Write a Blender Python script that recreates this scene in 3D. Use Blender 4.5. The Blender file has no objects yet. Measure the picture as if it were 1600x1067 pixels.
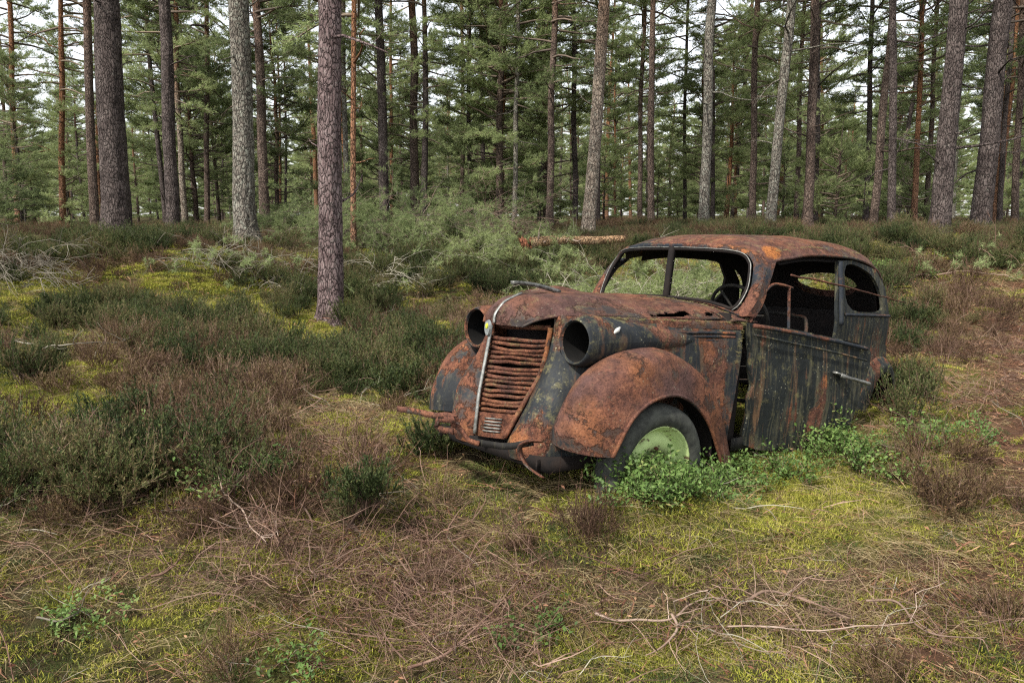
import bpy, math, random
import numpy as np
from mathutils import Matrix, Vector
from mathutils.geometry import delaunay_2d_cdt

# ------------------------------------------------------------------ camera, world, sun
SC = bpy.context.scene
COL = SC.collection
F_PX, PITCH, CAM_H = 1200.0, 0.1639, 1.5764
cam_d = bpy.data.cameras.new('camera'); cam = bpy.data.objects.new('camera', cam_d); COL.objects.link(cam)
cam_d.sensor_width = 36.0; cam_d.lens = 36.0 * F_PX / 1600.0
cam_d.clip_start = 0.05; cam_d.clip_end = 2000
cam.location = (0, 0, CAM_H); cam.rotation_euler = (math.pi / 2 - PITCH, 0, 0)
SC.camera = cam
SUN_EL, SUN_AZ = math.radians(52), math.radians(222)      # azimuth from +Y clockwise
w = bpy.data.worlds.new('World'); SC.world = w; w.use_nodes = True
nt = w.node_tree; nt.nodes.clear()
sky = nt.nodes.new('ShaderNodeTexSky'); sky.sky_type = 'NISHITA'; sky.sun_disc = False
sky.sun_elevation = SUN_EL; sky.sun_rotation = SUN_AZ; sky.dust_density = 1.0; sky.ozone_density = 1.0; sky.air_density = 1.0
hs = nt.nodes.new('ShaderNodeHueSaturation'); hs.inputs['Saturation'].default_value = 0.22
bg = nt.nodes.new('ShaderNodeBackground'); bg.inputs['Strength'].default_value = 0.15
wo = nt.nodes.new('ShaderNodeOutputWorld')
nt.links.new(sky.outputs[0], hs.inputs['Color']); nt.links.new(hs.outputs[0], bg.inputs['Color']); nt.links.new(bg.outputs[0], wo.inputs['Surface'])
sun_d = bpy.data.lights.new('sun', 'SUN'); sun = bpy.data.objects.new('sun', sun_d); COL.objects.link(sun)
sun_d.energy = 3.3; sun_d.angle = math.radians(3.5); sun_d.color = (1.0, 0.95, 0.86)
sd = Vector((math.sin(SUN_AZ) * math.cos(SUN_EL), math.cos(SUN_AZ) * math.cos(SUN_EL), math.sin(SUN_EL)))
sun.rotation_euler = sd.to_track_quat('Z', 'Y').to_euler()
sun.location = (-6, -6, 20)
SC.view_settings.view_transform = 'Standard'; SC.view_settings.look = 'None'
SC.view_settings.exposure = 0.94; SC.view_settings.gamma = 1.0
SC.render.engine = 'CYCLES'
SC.cycles.max_bounces = 6; SC.cycles.diffuse_bounces = 3; SC.cycles.glossy_bounces = 2
SC.cycles.transmission_bounces = 3; SC.cycles.transparent_max_bounces = 4
SC.cycles.use_denoising = False; SC.cycles.filter_width = 1.2; SC.cycles.sample_clamp_indirect = 2.0; SC.cycles.sample_clamp_direct = 5.0

rng = np.random.default_rng(7)
random.seed(7)

# ------------------------------------------------------------------ noise
def _hash(ix, iy, iz, s):
    h = (ix * 374761393 + iy * 668265263 + iz * 2147483647 + s * 1274126177) & 0xFFFFFFFF
    h = ((h ^ (h >> 13)) * 1274126177) & 0xFFFFFFFF
    return ((h ^ (h >> 16)) & 0xFFFF) / 65535.0
def vnoise(p, s=0):
    p = np.asarray(p, float); f = np.floor(p); i = f.astype(np.int64); t = p - f; t = t * t * (3 - 2 * t)
    o = 0
    for a in (0, 1):
        wx = t[..., 0] if a else 1 - t[..., 0]
        for b in (0, 1):
            wy = t[..., 1] if b else 1 - t[..., 1]
            for c in (0, 1):
                wz = t[..., 2] if c else 1 - t[..., 2]
                o = o + wx * wy * wz * _hash(i[..., 0] + a, i[..., 1] + b, i[..., 2] + c, s)
    return o * 2 - 1
def fbm(p, octv=4, s=0):
    o = 0; a = 1.0; p = np.asarray(p, float)
    for k in range(octv):
        o = o + a * vnoise(p * 2 ** k + 17.3 * k, s + k); a *= 0.5
    return o
def p3(x, y, z=0.0):
    x = np.asarray(x, float); y = np.asarray(y, float)
    return np.stack([x, y, np.zeros_like(x) + z], -1)
def sstep(a, b, x):
    t = np.clip((x - a) / (b - a), 0, 1); return t * t * (3 - 2 * t)

# ------------------------------------------------------------------ terrain
def H(x, y):
    x = np.asarray(x, float); y = np.asarray(y, float)
    r = np.sqrt(x * x + y * y)
    h = 0.27 * sstep(2.5, 4.4, r) + 0.83 * sstep(9.3, 14.6, r + 0.10 * np.abs(x) + 0.5 * vnoise(p3(x * .3, y * .3)))
    h = h + 0.12 * sstep(7.0, 9.5, r) * sstep(1.0, 4.0, x)
    h = h + 0.22 * np.exp(-(((x - .70) / .62) ** 2 + ((y - 3.22) / .42) ** 2)) + .34 * np.exp(-(((x + 4.3) / 1.1) ** 2 + ((y - 10.8) / .8) ** 2)) + .14 * np.exp(-(((x + 3.1) / .9) ** 2 + ((y - 9.2) / .5) ** 2)) + 0.07 * fbm(p3(x * .8, y * .8), 3, 3) + 0.03 * fbm(p3(x * 3, y * 3), 3, 9) * (r < 30)
    h = h + 0.05 * fbm(p3(x * .12, y * .12), 2, 5) * sstep(12, 30, r)
    return h
def pix_ray(u, v):
    dx = (u - 800) / F_PX; dy = -(v - 533.5) / F_PX
    cp, sp = math.cos(PITCH), math.sin(PITCH)
    return np.array([dx, cp + dy * sp, -sp + dy * cp])
def ground_at(u, v):
    d = pix_ray(u, v); t = 1.0
    while t < 120:
        p = d * t
        if CAM_H + p[2] < H(p[0], p[1]): break
        t += 0.03
    return Vector((p[0], p[1], float(H(p[0], p[1]))))
def to_pix(P):
    d = P - np.array([0, 0, CAM_H]); cp, sp = math.cos(PITCH), math.sin(PITCH)
    z = d[..., 1] * cp - d[..., 2] * sp; y = d[..., 2] * cp + d[..., 1] * sp
    z = np.where(z < .01, .01, z)
    return 800 + F_PX * d[..., 0] / z, 533.5 - F_PX * y / z, z

# ------------------------------------------------------------------ mesh helpers
def make_mesh(name, V, faces, mats, midx=None, smooth=True, col=None):
    """faces: list of int arrays (n,3) or (n,4)"""
    me = bpy.data.meshes.new(name)
    V = np.asarray(V, np.float32)
    faces = [np.asarray(f, np.int32) for f in faces if len(f)]
    me.vertices.add(len(V)); me.vertices.foreach_set('co', V.ravel())
    lv = np.concatenate([f.ravel() for f in faces]) if faces else np.zeros(0, np.int32)
    tot = np.concatenate([np.full(len(f), f.shape[1], np.int32) for f in faces]) if faces else np.zeros(0, np.int32)
    st = np.concatenate([[0], np.cumsum(tot)[:-1]]).astype(np.int32) if len(tot) else tot
    me.loops.add(len(lv)); me.loops.foreach_set('vertex_index', lv)
    me.polygons.add(len(tot)); me.polygons.foreach_set('loop_start', st)
    if midx is not None: me.polygons.foreach_set('material_index', np.asarray(midx, np.int32))
    if smooth: me.polygons.foreach_set('use_smooth', np.ones(len(tot), bool))
    for m in (mats if isinstance(mats, (list, tuple)) else [mats]): me.materials.append(m)
    me.update(calc_edges=True)
    return me
def link(name, data, parent=None, loc=None):
    o = bpy.data.objects.new(name, data); COL.objects.link(o)
    if parent: o.parent = parent
    if loc is not None: o.location = loc
    return o
def tag(o, label=None, cat=None, group=None, kind=None):
    if label: o['label'] = label
    if cat: o['category'] = cat
    if group: o['group'] = group
    if kind: o['kind'] = kind
    return o
class MB:
    def __init__(s): s.V = []; s.F = []; s.M = []; s.n = 0
    def add(s, V, F, m=0):
        V = np.asarray(V, float).reshape(-1, 3)
        for f in (F if isinstance(F, list) else [F]):
            f = np.asarray(f, np.int64)
            if len(f): s.F.append(f + s.n); s.M.append(np.full(len(f), m))
        s.V.append(V); s.n += len(V)
    def mesh(s, name, mats, smooth=True):
        return make_mesh(name, np.concatenate(s.V), s.F, mats, np.concatenate(s.M), smooth)
    def obj(s, name, mats, parent=None, smooth=True, loc=None):
        return link(name, s.mesh(name, mats, smooth), parent, loc)
def tube(P, R, sides=8, cap=True, flat=None):
    P = np.asarray(P, float); n = len(P); R = np.broadcast_to(np.asarray(R, float), (n,))
    T = np.gradient(P, axis=0); T /= np.linalg.norm(T, axis=1)[:, None] + 1e-9
    up = np.array([0, 0, 1.0]) if abs(T[0, 2]) < .9 else np.array([1.0, 0, 0])
    N = np.zeros_like(P); u = np.cross(up, T[0]); u /= np.linalg.norm(u) + 1e-9
    for i in range(n):
        u = u - T[i] * (u @ T[i]); u /= np.linalg.norm(u) + 1e-9; N[i] = u
    B = np.cross(T, N); a = np.arange(sides) / sides * 2 * np.pi
    fl = 1.0 if flat is None else flat
    V = P[:, None] + R[:, None, None] * (np.cos(a)[None, :, None] * N[:, None] + fl * np.sin(a)[None, :, None] * B[:, None])
    V = V.reshape(-1, 3)
    i = np.arange(n - 1)[:, None] * sides; j = np.arange(sides)[None]; k = (j + 1) % sides
    Q = np.stack([i + j, i + k, i + sides + k, i + sides + j], -1).reshape(-1, 4)
    F = [Q]
    if cap:
        V = np.concatenate([V, P[:1], P[-1:]]); c0 = n * sides
        jj = np.arange(sides); kk = (jj + 1) % sides
        F.append(np.stack([np.full(sides, c0), kk, jj], -1))
        F.append(np.stack([np.full(sides, c0 + 1), (n - 1) * sides + jj, (n - 1) * sides + kk], -1))
    return V, F
def catmull(P, n):
    P = np.asarray(P, float); m = len(P)
    E = np.concatenate([[2 * P[0] - P[1]], P, [2 * P[-1] - P[-2]]])
    t = np.linspace(0, m - 1, n); i = np.minimum(t.astype(int), m - 2); f = t - i
    sh = (n,) + (1,) * (P.ndim - 1); f = f.reshape(sh)
    a, b, c, d = E[i], E[i + 1], E[i + 2], E[i + 3]
    return 0.5 * (2 * b + (c - a) * f + (2 * a - 5 * b + 4 * c - d) * f * f + (3 * b - a - 3 * c + d) * f ** 3)
def strips(P, W, rs=None):
    """ribbons: P (N,k,3), W (N,k) -> V, quads"""
    N, k, _ = P.shape
    T = np.gradient(P, axis=1); T /= np.linalg.norm(T, axis=2)[..., None] + 1e-9
    rv = rng.normal(size=(N, 1, 3)) if rs is None else rs
    S = np.cross(T, rv); S /= np.linalg.norm(S, axis=2)[..., None] + 1e-9
    S = S * (W[..., None] * .5)
    V = np.stack([P - S, P + S], 2).reshape(-1, 3)
    b = (np.arange(N)[:, None] * k + np.arange(k - 1)[None]) * 2
    Q = np.stack([b, b + 1, b + 3, b + 2], -1).reshape(-1, 4)
    return V, Q
def needles(P0, P1, Wd):
    N = len(P0); T = P1 - P0; S = np.cross(T, rng.normal(size=(N, 3))); S /= np.linalg.norm(S, axis=1)[:, None] + 1e-9
    S = S * (np.asarray(Wd).reshape(-1, 1) * .5)
    V = np.stack([P0 - S, P0 + S, P1], 1).reshape(-1, 3)
    return V, np.arange(3 * N).reshape(-1, 3)

# ------------------------------------------------------------------ material helpers
class NT:
    def __init__(s, name):
        s.m = bpy.data.materials.new(name); s.m.use_nodes = True; s.t = s.m.node_tree; s.t.nodes.clear()
        s.out = s.n('ShaderNodeOutputMaterial')
    def n(s, typ, **kw):
        nd = s.t.nodes.new(typ)
        for k, v in kw.items():
            if k.startswith('i_'): nd.inputs[k[2:].replace('_', ' ')].default_value = v
            else: setattr(nd, k, v)
        return nd
    def l(s, a, b): s.t.links.new(a, b)
    def coord(s, scale=(1, 1, 1), which='Object'):
        c = s.n('ShaderNodeTexCoord'); mp = s.n('ShaderNodeMapping'); mp.inputs['Scale'].default_value = scale
        s.l(c.outputs[which], mp.inputs['Vector']); return mp.outputs[0]
    def noise(s, vec, scale, detail=4, rough=.55, dist=0):
        nd = s.n('ShaderNodeTexNoise'); nd.inputs['Scale'].default_value = scale; nd.inputs['Detail'].default_value = detail
        nd.inputs['Roughness'].default_value = rough; nd.inputs['Distortion'].default_value = dist
        s.l(vec, nd.inputs['Vector']); return nd.outputs['Fac']
    def ramp(s, fac, stops, interp='LINEAR'):
        r = s.n('ShaderNodeValToRGB'); r.color_ramp.interpolation = interp; e = r.color_ramp.elements
        while len(e) > 1: e.remove(e[-1])
        for i, (p, c) in enumerate(stops):
            if i == 0: el = e[0]; el.position = p
            else: el = e.new(p)
            el.color = (c, c, c, 1) if isinstance(c, (int, float)) else (*c, 1)
        s.l(fac, r.inputs[0]); return r.outputs[0]
    def mix(s, fac, a, b, typ='MIX'):
        m = s.n('ShaderNodeMix', data_type='RGBA', blend_type=typ)
        for ix, v in ((0, fac), (6, a), (7, b)):
            sock = m.inputs[ix]
            if hasattr(v, 'links'): s.l(v, sock)
            elif isinstance(v, (int, float)): sock.default_value = v if ix == 0 else (v, v, v, 1)
            else: sock.default_value = (*v, 1)
        return m.outputs[2]
    def math(s, op, a, b=0.0, clamp=False):
        m = s.n('ShaderNodeMath', operation=op, use_clamp=clamp)
        for sock, v in ((m.inputs[0], a), (m.inputs[1], b)):
            if hasattr(v, 'links'): s.l(v, sock)
            else: sock.default_value = v
        return m.outputs[0]
    def bsdf(s, col, rough=.8, bump=None, bstr=.3, bdist=.01, metal=0.0, trans=0.0, spec=.3):
        b = s.n('ShaderNodeBsdfPrincipled')
        for k, v in (('Base Color', col), ('Roughness', rough), ('Metallic', metal), ('Specular IOR Level', spec)):
            if hasattr(v, 'links'): s.l(v, b.inputs[k])
            elif isinstance(v, (int, float)): b.inputs[k].default_value = v
            else: b.inputs[k].default_value = (*v, 1)
        if bump is not None:
            bn = s.n('ShaderNodeBump'); bn.inputs['Strength'].default_value = bstr; bn.inputs['Distance'].default_value = bdist
            s.l(bump, bn.inputs['Height']); s.l(bn.outputs[0], b.inputs['Normal'])
        o = b.outputs[0]
        if trans:
            t = s.n('ShaderNodeBsdfTranslucent'); mx = s.n('ShaderNodeMixShader'); mx.inputs[0].default_value = trans
            if hasattr(col, 'links'): s.l(col, t.inputs[0])
            else: t.inputs[0].default_value = (*col, 1)
            s.l(o, mx.inputs[1]); s.l(t.outputs[0], mx.inputs[2]); o = mx.outputs[0]
        s.l(o, s.out.inputs['Surface']); return s.m

def leaf_mat(name, stops, scale=1.3, trans=.3, rough=.7):
    """colour varied by instance and by place"""
    k = NT(name); oi = k.n('ShaderNodeObjectInfo'); g = k.n('ShaderNodeNewGeometry')
    ns = k.noise(k.coord(which='Object'), scale * 6, 3)
    n2 = k.noise(g.outputs['Position'], scale, 2)
    f = k.math('ADD', k.math('MULTIPLY', oi.outputs['Random'], .45), k.math('MULTIPLY', ns, .55))
    f = k.math('ADD', f, k.math('MULTIPLY', k.math('SUBTRACT', n2, .5), .7))
    f = k.math('ADD', f, k.math('MULTIPLY', k.math('SUBTRACT', g.outputs['Random Per Island'], .5), .5))
    return k.bsdf(k.ramp(f, stops), rough, trans=trans, spec=.25)

M = {}
M['heather'] = leaf_mat('heather_leaf', [(.12, (.030, .046, .017)), (.4, (.062, .088, .028)), (.60, (.11, .135, .042)), (.82, (.19, .15, .07))])
M['heather_brown'] = leaf_mat('heather_brown_leaf', [(.15, (.05, .03, .018)), (.45, (.115, .072, .036)), (.75, (.19, .13, .062)), (.95, (.11, .13, .045))])
M['stem'] = leaf_mat('stem_bark', [(.15, (.06, .032, .022)), (.5, (.15, .085, .06)), (.9, (.30, .20, .15))], trans=0)
M['stem_dark'] = leaf_mat('stem_dark_bark', [(.1, (.05, .03, .022)), (.9, (.13, .085, .06))], trans=0)
M['straw'] = leaf_mat('dry_grass', [(.1, (.13, .09, .035)), (.4, (.27, .205, .09)), (.65, (.38, .30, .17)), (.9, (.24, .19, .09))], trans=.25)
M['litter'] = leaf_mat('needle_litter', [(.1, (.09, .035, .02)), (.5, (.20, .095, .055)), (.9, (.33, .20, .11))], trans=0)
M['moss'] = leaf_mat('moss_leaf', [(.1, (.08, .09, .016)), (.45, (.24, .25, .035)), (.7, (.42, .41, .065)), (.95, (.40, .33, .11))], trans=.3)
M['mossgreen'] = leaf_mat('moss_green_leaf', [(.1, (.035, .05, .015)), (.5, (.075, .10, .028)), (.9, (.16, .18, .05))], trans=.3)
M['bilberry'] = leaf_mat('bilberry_leaf', [(.1, (.055, .095, .025)), (.5, (.12, .20, .05)), (.8, (.21, .31, .09)), (.97, (.28, .25, .09))], trans=.35, rough=.5)
M['needle'] = leaf_mat('pine_needle', [(.1, (.16, .19, .085)), (.4, (.28, .34, .145)), (.65, (.38, .45, .20)), (.95, (.50, .54, .28))], scale=.35, trans=.5)
M['needle_dark'] = leaf_mat('pine_needle_dark', [(.1, (.11, .145, .065)), (.45, (.22, .27, .115)), (.9, (.36, .41, .18))], scale=.5, trans=.5)
M['twig'] = leaf_mat('dead_twig', [(.1, (.10, .085, .065)), (.5, (.21, .185, .145)), (.9, (.36, .33, .26))], trans=0)
M['limb'] = leaf_mat('pine_limb', [(.1, (.07, .055, .045)), (.5, (.14, .105, .08)), (.9, (.22, .17, .12))], trans=0)

def bark(name, low, mid, hi, orange_h=6.0, orange=(.36, .17, .085), ow=0.9, lichen=.3, scale=1.0):
    k = NT(name); c = k.coord((1, 1, .38)); c1 = k.coord((1, 1, 1))
    sep = k.n('ShaderNodeSeparateXYZ'); k.l(c1, sep.inputs[0])
    vo = k.n('ShaderNodeTexVoronoi', feature='DISTANCE_TO_EDGE'); vo.inputs['Scale'].default_value = 26 * scale
    nd = k.n('ShaderNodeTexNoise'); nd.inputs['Scale'].default_value = 7; nd.inputs['Detail'].default_value = 4; k.l(c, nd.inputs['Vector'])
    vm = k.n('ShaderNodeVectorMath', operation='MULTIPLY_ADD'); k.l(nd.outputs['Color'], vm.inputs[0]); vm.inputs[1].default_value = (.16, .16, .16); k.l(c, vm.inputs[2])
    k.l(vm.outputs[0], vo.inputs['Vector'])
    crack = k.ramp(vo.outputs['Distance'], [(0, 0.0), (.09, .8), (.3, 1.0)])
    fine = k.noise(c, 60, 5, .7); big = k.noise(c1, 3.5, 4)
    colr = k.ramp(k.math('ADD', k.math('MULTIPLY', fine, .6), k.math('MULTIPLY', big, .45)), [(.40, low), (.52, mid), (.66, hi)])
    lm = k.ramp(k.noise(c1, 14, 6, .75), [(.62 - .16 * lichen, 0.0), (.74 - .12 * lichen, 1.0)])
    colr = k.mix(k.math('MULTIPLY', lm, lichen), colr, (.36, .38, .31))
    oh = k.n('ShaderNodeMapRange', interpolation_type='SMOOTHSTEP'); oh.inputs[1].default_value = orange_h - 2.5; oh.inputs[2].default_value = orange_h + 2
    zz = k.math('ADD', sep.outputs[2], k.math('MULTIPLY', k.math('SUBTRACT', big, .5), 4.0)); k.l(zz, oh.inputs[0])
    colr = k.mix(k.math('MULTIPLY', oh.outputs[0], ow), colr, k.mix(fine, tuple(a * .6 for a in orange), orange))
    colr = k.mix(crack, k.mix(.78, colr, (.012, .009, .008)), colr)
    bump = k.math('ADD', k.math('MULTIPLY', crack, .8), k.math('MULTIPLY', fine, .6))
    return k.bsdf(colr, .92, bump, 1.0, .035, spec=.15)
BK = {
 'dark':   bark('bark_dark', (.05, .038, .034), (.105, .082, .075), (.19, .155, .14), 9, lichen=.25),
 'grey':   bark('bark_grey_lichen', (.10, .085, .07), (.20, .175, .145), (.33, .30, .25), 8, lichen=.75),
 'purple': bark('bark_purple', (.085, .055, .055), (.19, .135, .13), (.31, .24, .23), 9, lichen=.35),
 'orange': bark('bark_orange', (.14, .08, .055), (.30, .16, .10), (.42, .25, .16), 2.0, lichen=.2),
 'brown':  bark('bark_brown', (.07, .048, .038), (.14, .10, .08), (.24, .18, .145), 7, lichen=.3),
 'pale':   bark('bark_pale', (.17, .13, .10), (.30, .24, .19), (.46, .39, .31), 5.0, lichen=.6),
}

def grid_faces(a, b):
    i = np.arange(a - 1)[:, None] * b; j = np.arange(b - 1)[None]
    return np.stack([i + j, i + j + 1, i + b + j + 1, i + b + j], -1).reshape(-1, 4)

CULL_CAR = (1.127, 4.723, .6932)
def in_car(x, y, grow=0.0):
    dx, dy = x - CULL_CAR[0], y - CULL_CAR[1]; c, s_ = math.cos(CULL_CAR[2]), math.sin(CULL_CAR[2])
    b = dx * c + dy * s_; l = dx * s_ - dy * c
    return (b > -1.75 - grow) & (b < 1.6 + grow) & (np.abs(l) < .62 + grow)
# ------------------------------------------------------------------ ground cover: one object per kind, clumps instanced on its own loose points
def scatter(name, protos, pts, rot, scl, kid, mats, kind='stuff'):
    """protos: list of (V, [faces], midx list)"""
    Vs = []; Fs = []; Ms = []; pid = []; n = 0
    for k, mb in enumerate(protos):
        V = np.concatenate(mb.V); Vs.append(V); Fs += [f + n for f in mb.F]; Ms += mb.M; pid.append(np.full(len(V), k + 1)); n += len(V)
    Vs.append(pts); pid.append(np.zeros(len(pts), int)); N = n + len(pts)
    me = make_mesh(name, np.concatenate(Vs), Fs, mats, np.concatenate(Ms), smooth=False)
    def at_(nm, ty, arr, k):
        a_ = me.attributes.new(nm, ty, 'POINT'); a_.data.foreach_set(k, arr)
    at_('pid', 'INT', np.concatenate(pid).astype(np.int32), 'value')
    at_('kid', 'INT', np.concatenate([np.zeros(n), kid + 1]).astype(np.int32), 'value')
    at_('scl', 'FLOAT', np.concatenate([np.ones(n), scl]).astype(np.float32), 'value')
    at_('rot', 'FLOAT_VECTOR', np.concatenate([np.zeros((n, 3)), rot]).astype(np.float32).ravel(), 'vector')
    o = link(name, me); tag(o, kind=kind)
    g = bpy.data.node_groups.new(name, 'GeometryNodeTree'); g.interface.new_socket('Geometry', in_out='INPUT', socket_type='NodeSocketGeometry'); g.interface.new_socket('Geometry', in_out='OUTPUT', socket_type='NodeSocketGeometry')
    N_ = g.nodes.new; gi, go = N_('NodeGroupInput'), N_('NodeGroupOutput'); jn = N_('GeometryNodeJoinGeometry')
    def attr(nm, ty):
        a_ = N_('GeometryNodeInputNamedAttribute'); a_.data_type = ty; a_.inputs[0].default_value = nm; return [q for q in a_.outputs if q.enabled][0]
    def eq(nm, v):
        c = N_('FunctionNodeCompare'); c.data_type = 'INT'; c.operation = 'EQUAL'; ii = [q for q in c.inputs if q.enabled]
        g.links.new(attr(nm, 'INT'), ii[0]); ii[1].default_value = v; return c.outputs[0]
    sp0 = N_('GeometryNodeSeparateGeometry'); sp0.domain = 'POINT'; g.links.new(gi.outputs[0], sp0.inputs[0]); g.links.new(eq('pid', 0), sp0.inputs[1])
    for k in range(len(protos)):
        sp = N_('GeometryNodeSeparateGeometry'); sp.domain = 'POINT'; g.links.new(gi.outputs[0], sp.inputs[0]); g.links.new(eq('pid', k + 1), sp.inputs[1])
        ip = N_('GeometryNodeInstanceOnPoints'); g.links.new(sp0.outputs[0], ip.inputs['Points']); g.links.new(eq('kid', k + 1), ip.inputs['Selection']); g.links.new(sp.outputs[0], ip.inputs['Instance'])
        er = N_('FunctionNodeEulerToRotation'); g.links.new(attr('rot', 'FLOAT_VECTOR'), er.inputs[0]); g.links.new(er.outputs[0], ip.inputs['Rotation'])
        g.links.new(attr('scl', 'FLOAT'), ip.inputs['Scale']); g.links.new(ip.outputs[0], jn.inputs[0])
    g.links.new(jn.outputs[0], go.inputs[0])
    md = o.modifiers.new('clumps', 'NODES'); md.node_group = g
    return o
# ------------------------------------------------------------------ ground
def ell(u, v, cx, cy, sx, sy): return np.exp(-((u - cx) / sx) ** 2 - ((v - cy) / sy) ** 2)
PATCH = {  # where each kind of cover grows, laid out on the ground (centre and size as seen in the photo, a strength)
 'moss': [(330, 465, 90, 30, 1.2), (430, 510, 120, 35, .9), (60, 440, 110, 30, .7), (1210, 760, 190, 90, 1.2), (1130, 690, 110, 60, .8), (120, 620, 110, 50, .6), (430, 1000, 260, 70, .5), (80, 820, 110, 80, .35), (1480, 660, 60, 40, .5), (1500, 590, 40, 20, .9), (600, 440, 50, 20, .5), (1350, 780, 160, 60, .6), (1000, 1010, 160, 50, .4)],
 'straw': [(1000, 950, 200, 90, .8), (1250, 900, 200, 90, .7), (560, 690, 150, 60, 1.0), (520, 800, 90, 60, .6), (1200, 780, 240, 110, .8), (900, 800, 160, 70, .6), (1150, 950, 300, 90, .7), (1430, 800, 150, 110, .8), (300, 900, 300, 110, .35), (1560, 470, 90, 50, .6), (120, 470, 120, 30, .5), (780, 1010, 200, 60, .5)],
 'litter': [(1530, 560, 150, 130, 1.3), (1560, 760, 110, 120, .8), (1500, 960, 160, 110, .9), (650, 930, 260, 100, .7), (560, 700, 160, 60, .6), (200, 760, 200, 110, .4), (430, 700, 100, 60, .5)],
}
def field(kind, u, v, base=0.0):
    o = np.full(np.shape(u), base, float)
    for cx, cy, sx, sy, a in PATCH[kind]: o = o + a * ell(u, v, cx, cy, sx, sy)
    return o
n = 620; uu = np.linspace(-1, 1, n); g1 = np.sinh(4.3 * uu) / np.sinh(4.3) * 220
GX, GY = np.meshgrid(g1, g1 + 5.0); GZ = H(GX, GY)
Vg = np.stack([GX, GY, GZ], -1).reshape(-1, 3)
gm = NT('forest_floor'); gc = gm.n('ShaderNodeNewGeometry').outputs['Position']
at = gm.n('ShaderNodeAttribute'); at.attribute_name = 'cover'; sp_ = gm.n('ShaderNodeSeparateColor'); gm.l(at.outputs['Color'], sp_.inputs[0])
nf = gm.noise(gc, 55, 6, .75); nm = gm.noise(gc, 9, 6, .7); nb = gm.noise(gc, 1.6, 4, .6)
base_c = gm.mix(gm.ramp(nm, [(.38, 0.0), (.62, 1.0)]), gm.mix(nf, (.022, .015, .010), (.09, .06, .035)), gm.mix(nf, (.028, .03, .011), (.10, .10, .035)))
mossc = gm.mix(nf, (.05, .055, .014), (.22, .21, .05)); litc = gm.mix(nf, (.04, .02, .014), (.18, .10, .06)); strc = gm.mix(nf, (.05, .035, .02), (.20, .15, .085))
def msk(ch): return gm.ramp(gm.math('ADD', sp_.outputs[ch], gm.math('MULTIPLY', gm.math('SUBTRACT', nm, .5), .9)), [(.22, 0.0), (.6, 1.0)])
cc_ = gm.mix(msk('Green'), base_c, strc); cc_ = gm.mix(msk('Blue'), cc_, litc); cc_ = gm.mix(msk('Red'), cc_, mossc)
gm.bsdf(cc_, .95, gm.math('ADD', nm, nf), 1.0, .03, spec=.1)
ground = link('ground', make_mesh('ground', Vg, [grid_faces(n, n)], gm.m)); tag(ground, kind='structure')
gu, gv, gz_ = to_pix(Vg); front = gz_ > .5
colv = np.ones((len(Vg), 4), np.float32)
for i, kd in enumerate(('moss', 'straw', 'litter')): colv[:, i] = np.clip(np.where(front, field(kd, gu, gv, .12), .3), 0, 1)
ca = ground.data.color_attributes.new('cover', 'FLOAT_COLOR', 'POINT'); ca.data.foreach_set('color', colv.ravel())
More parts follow.
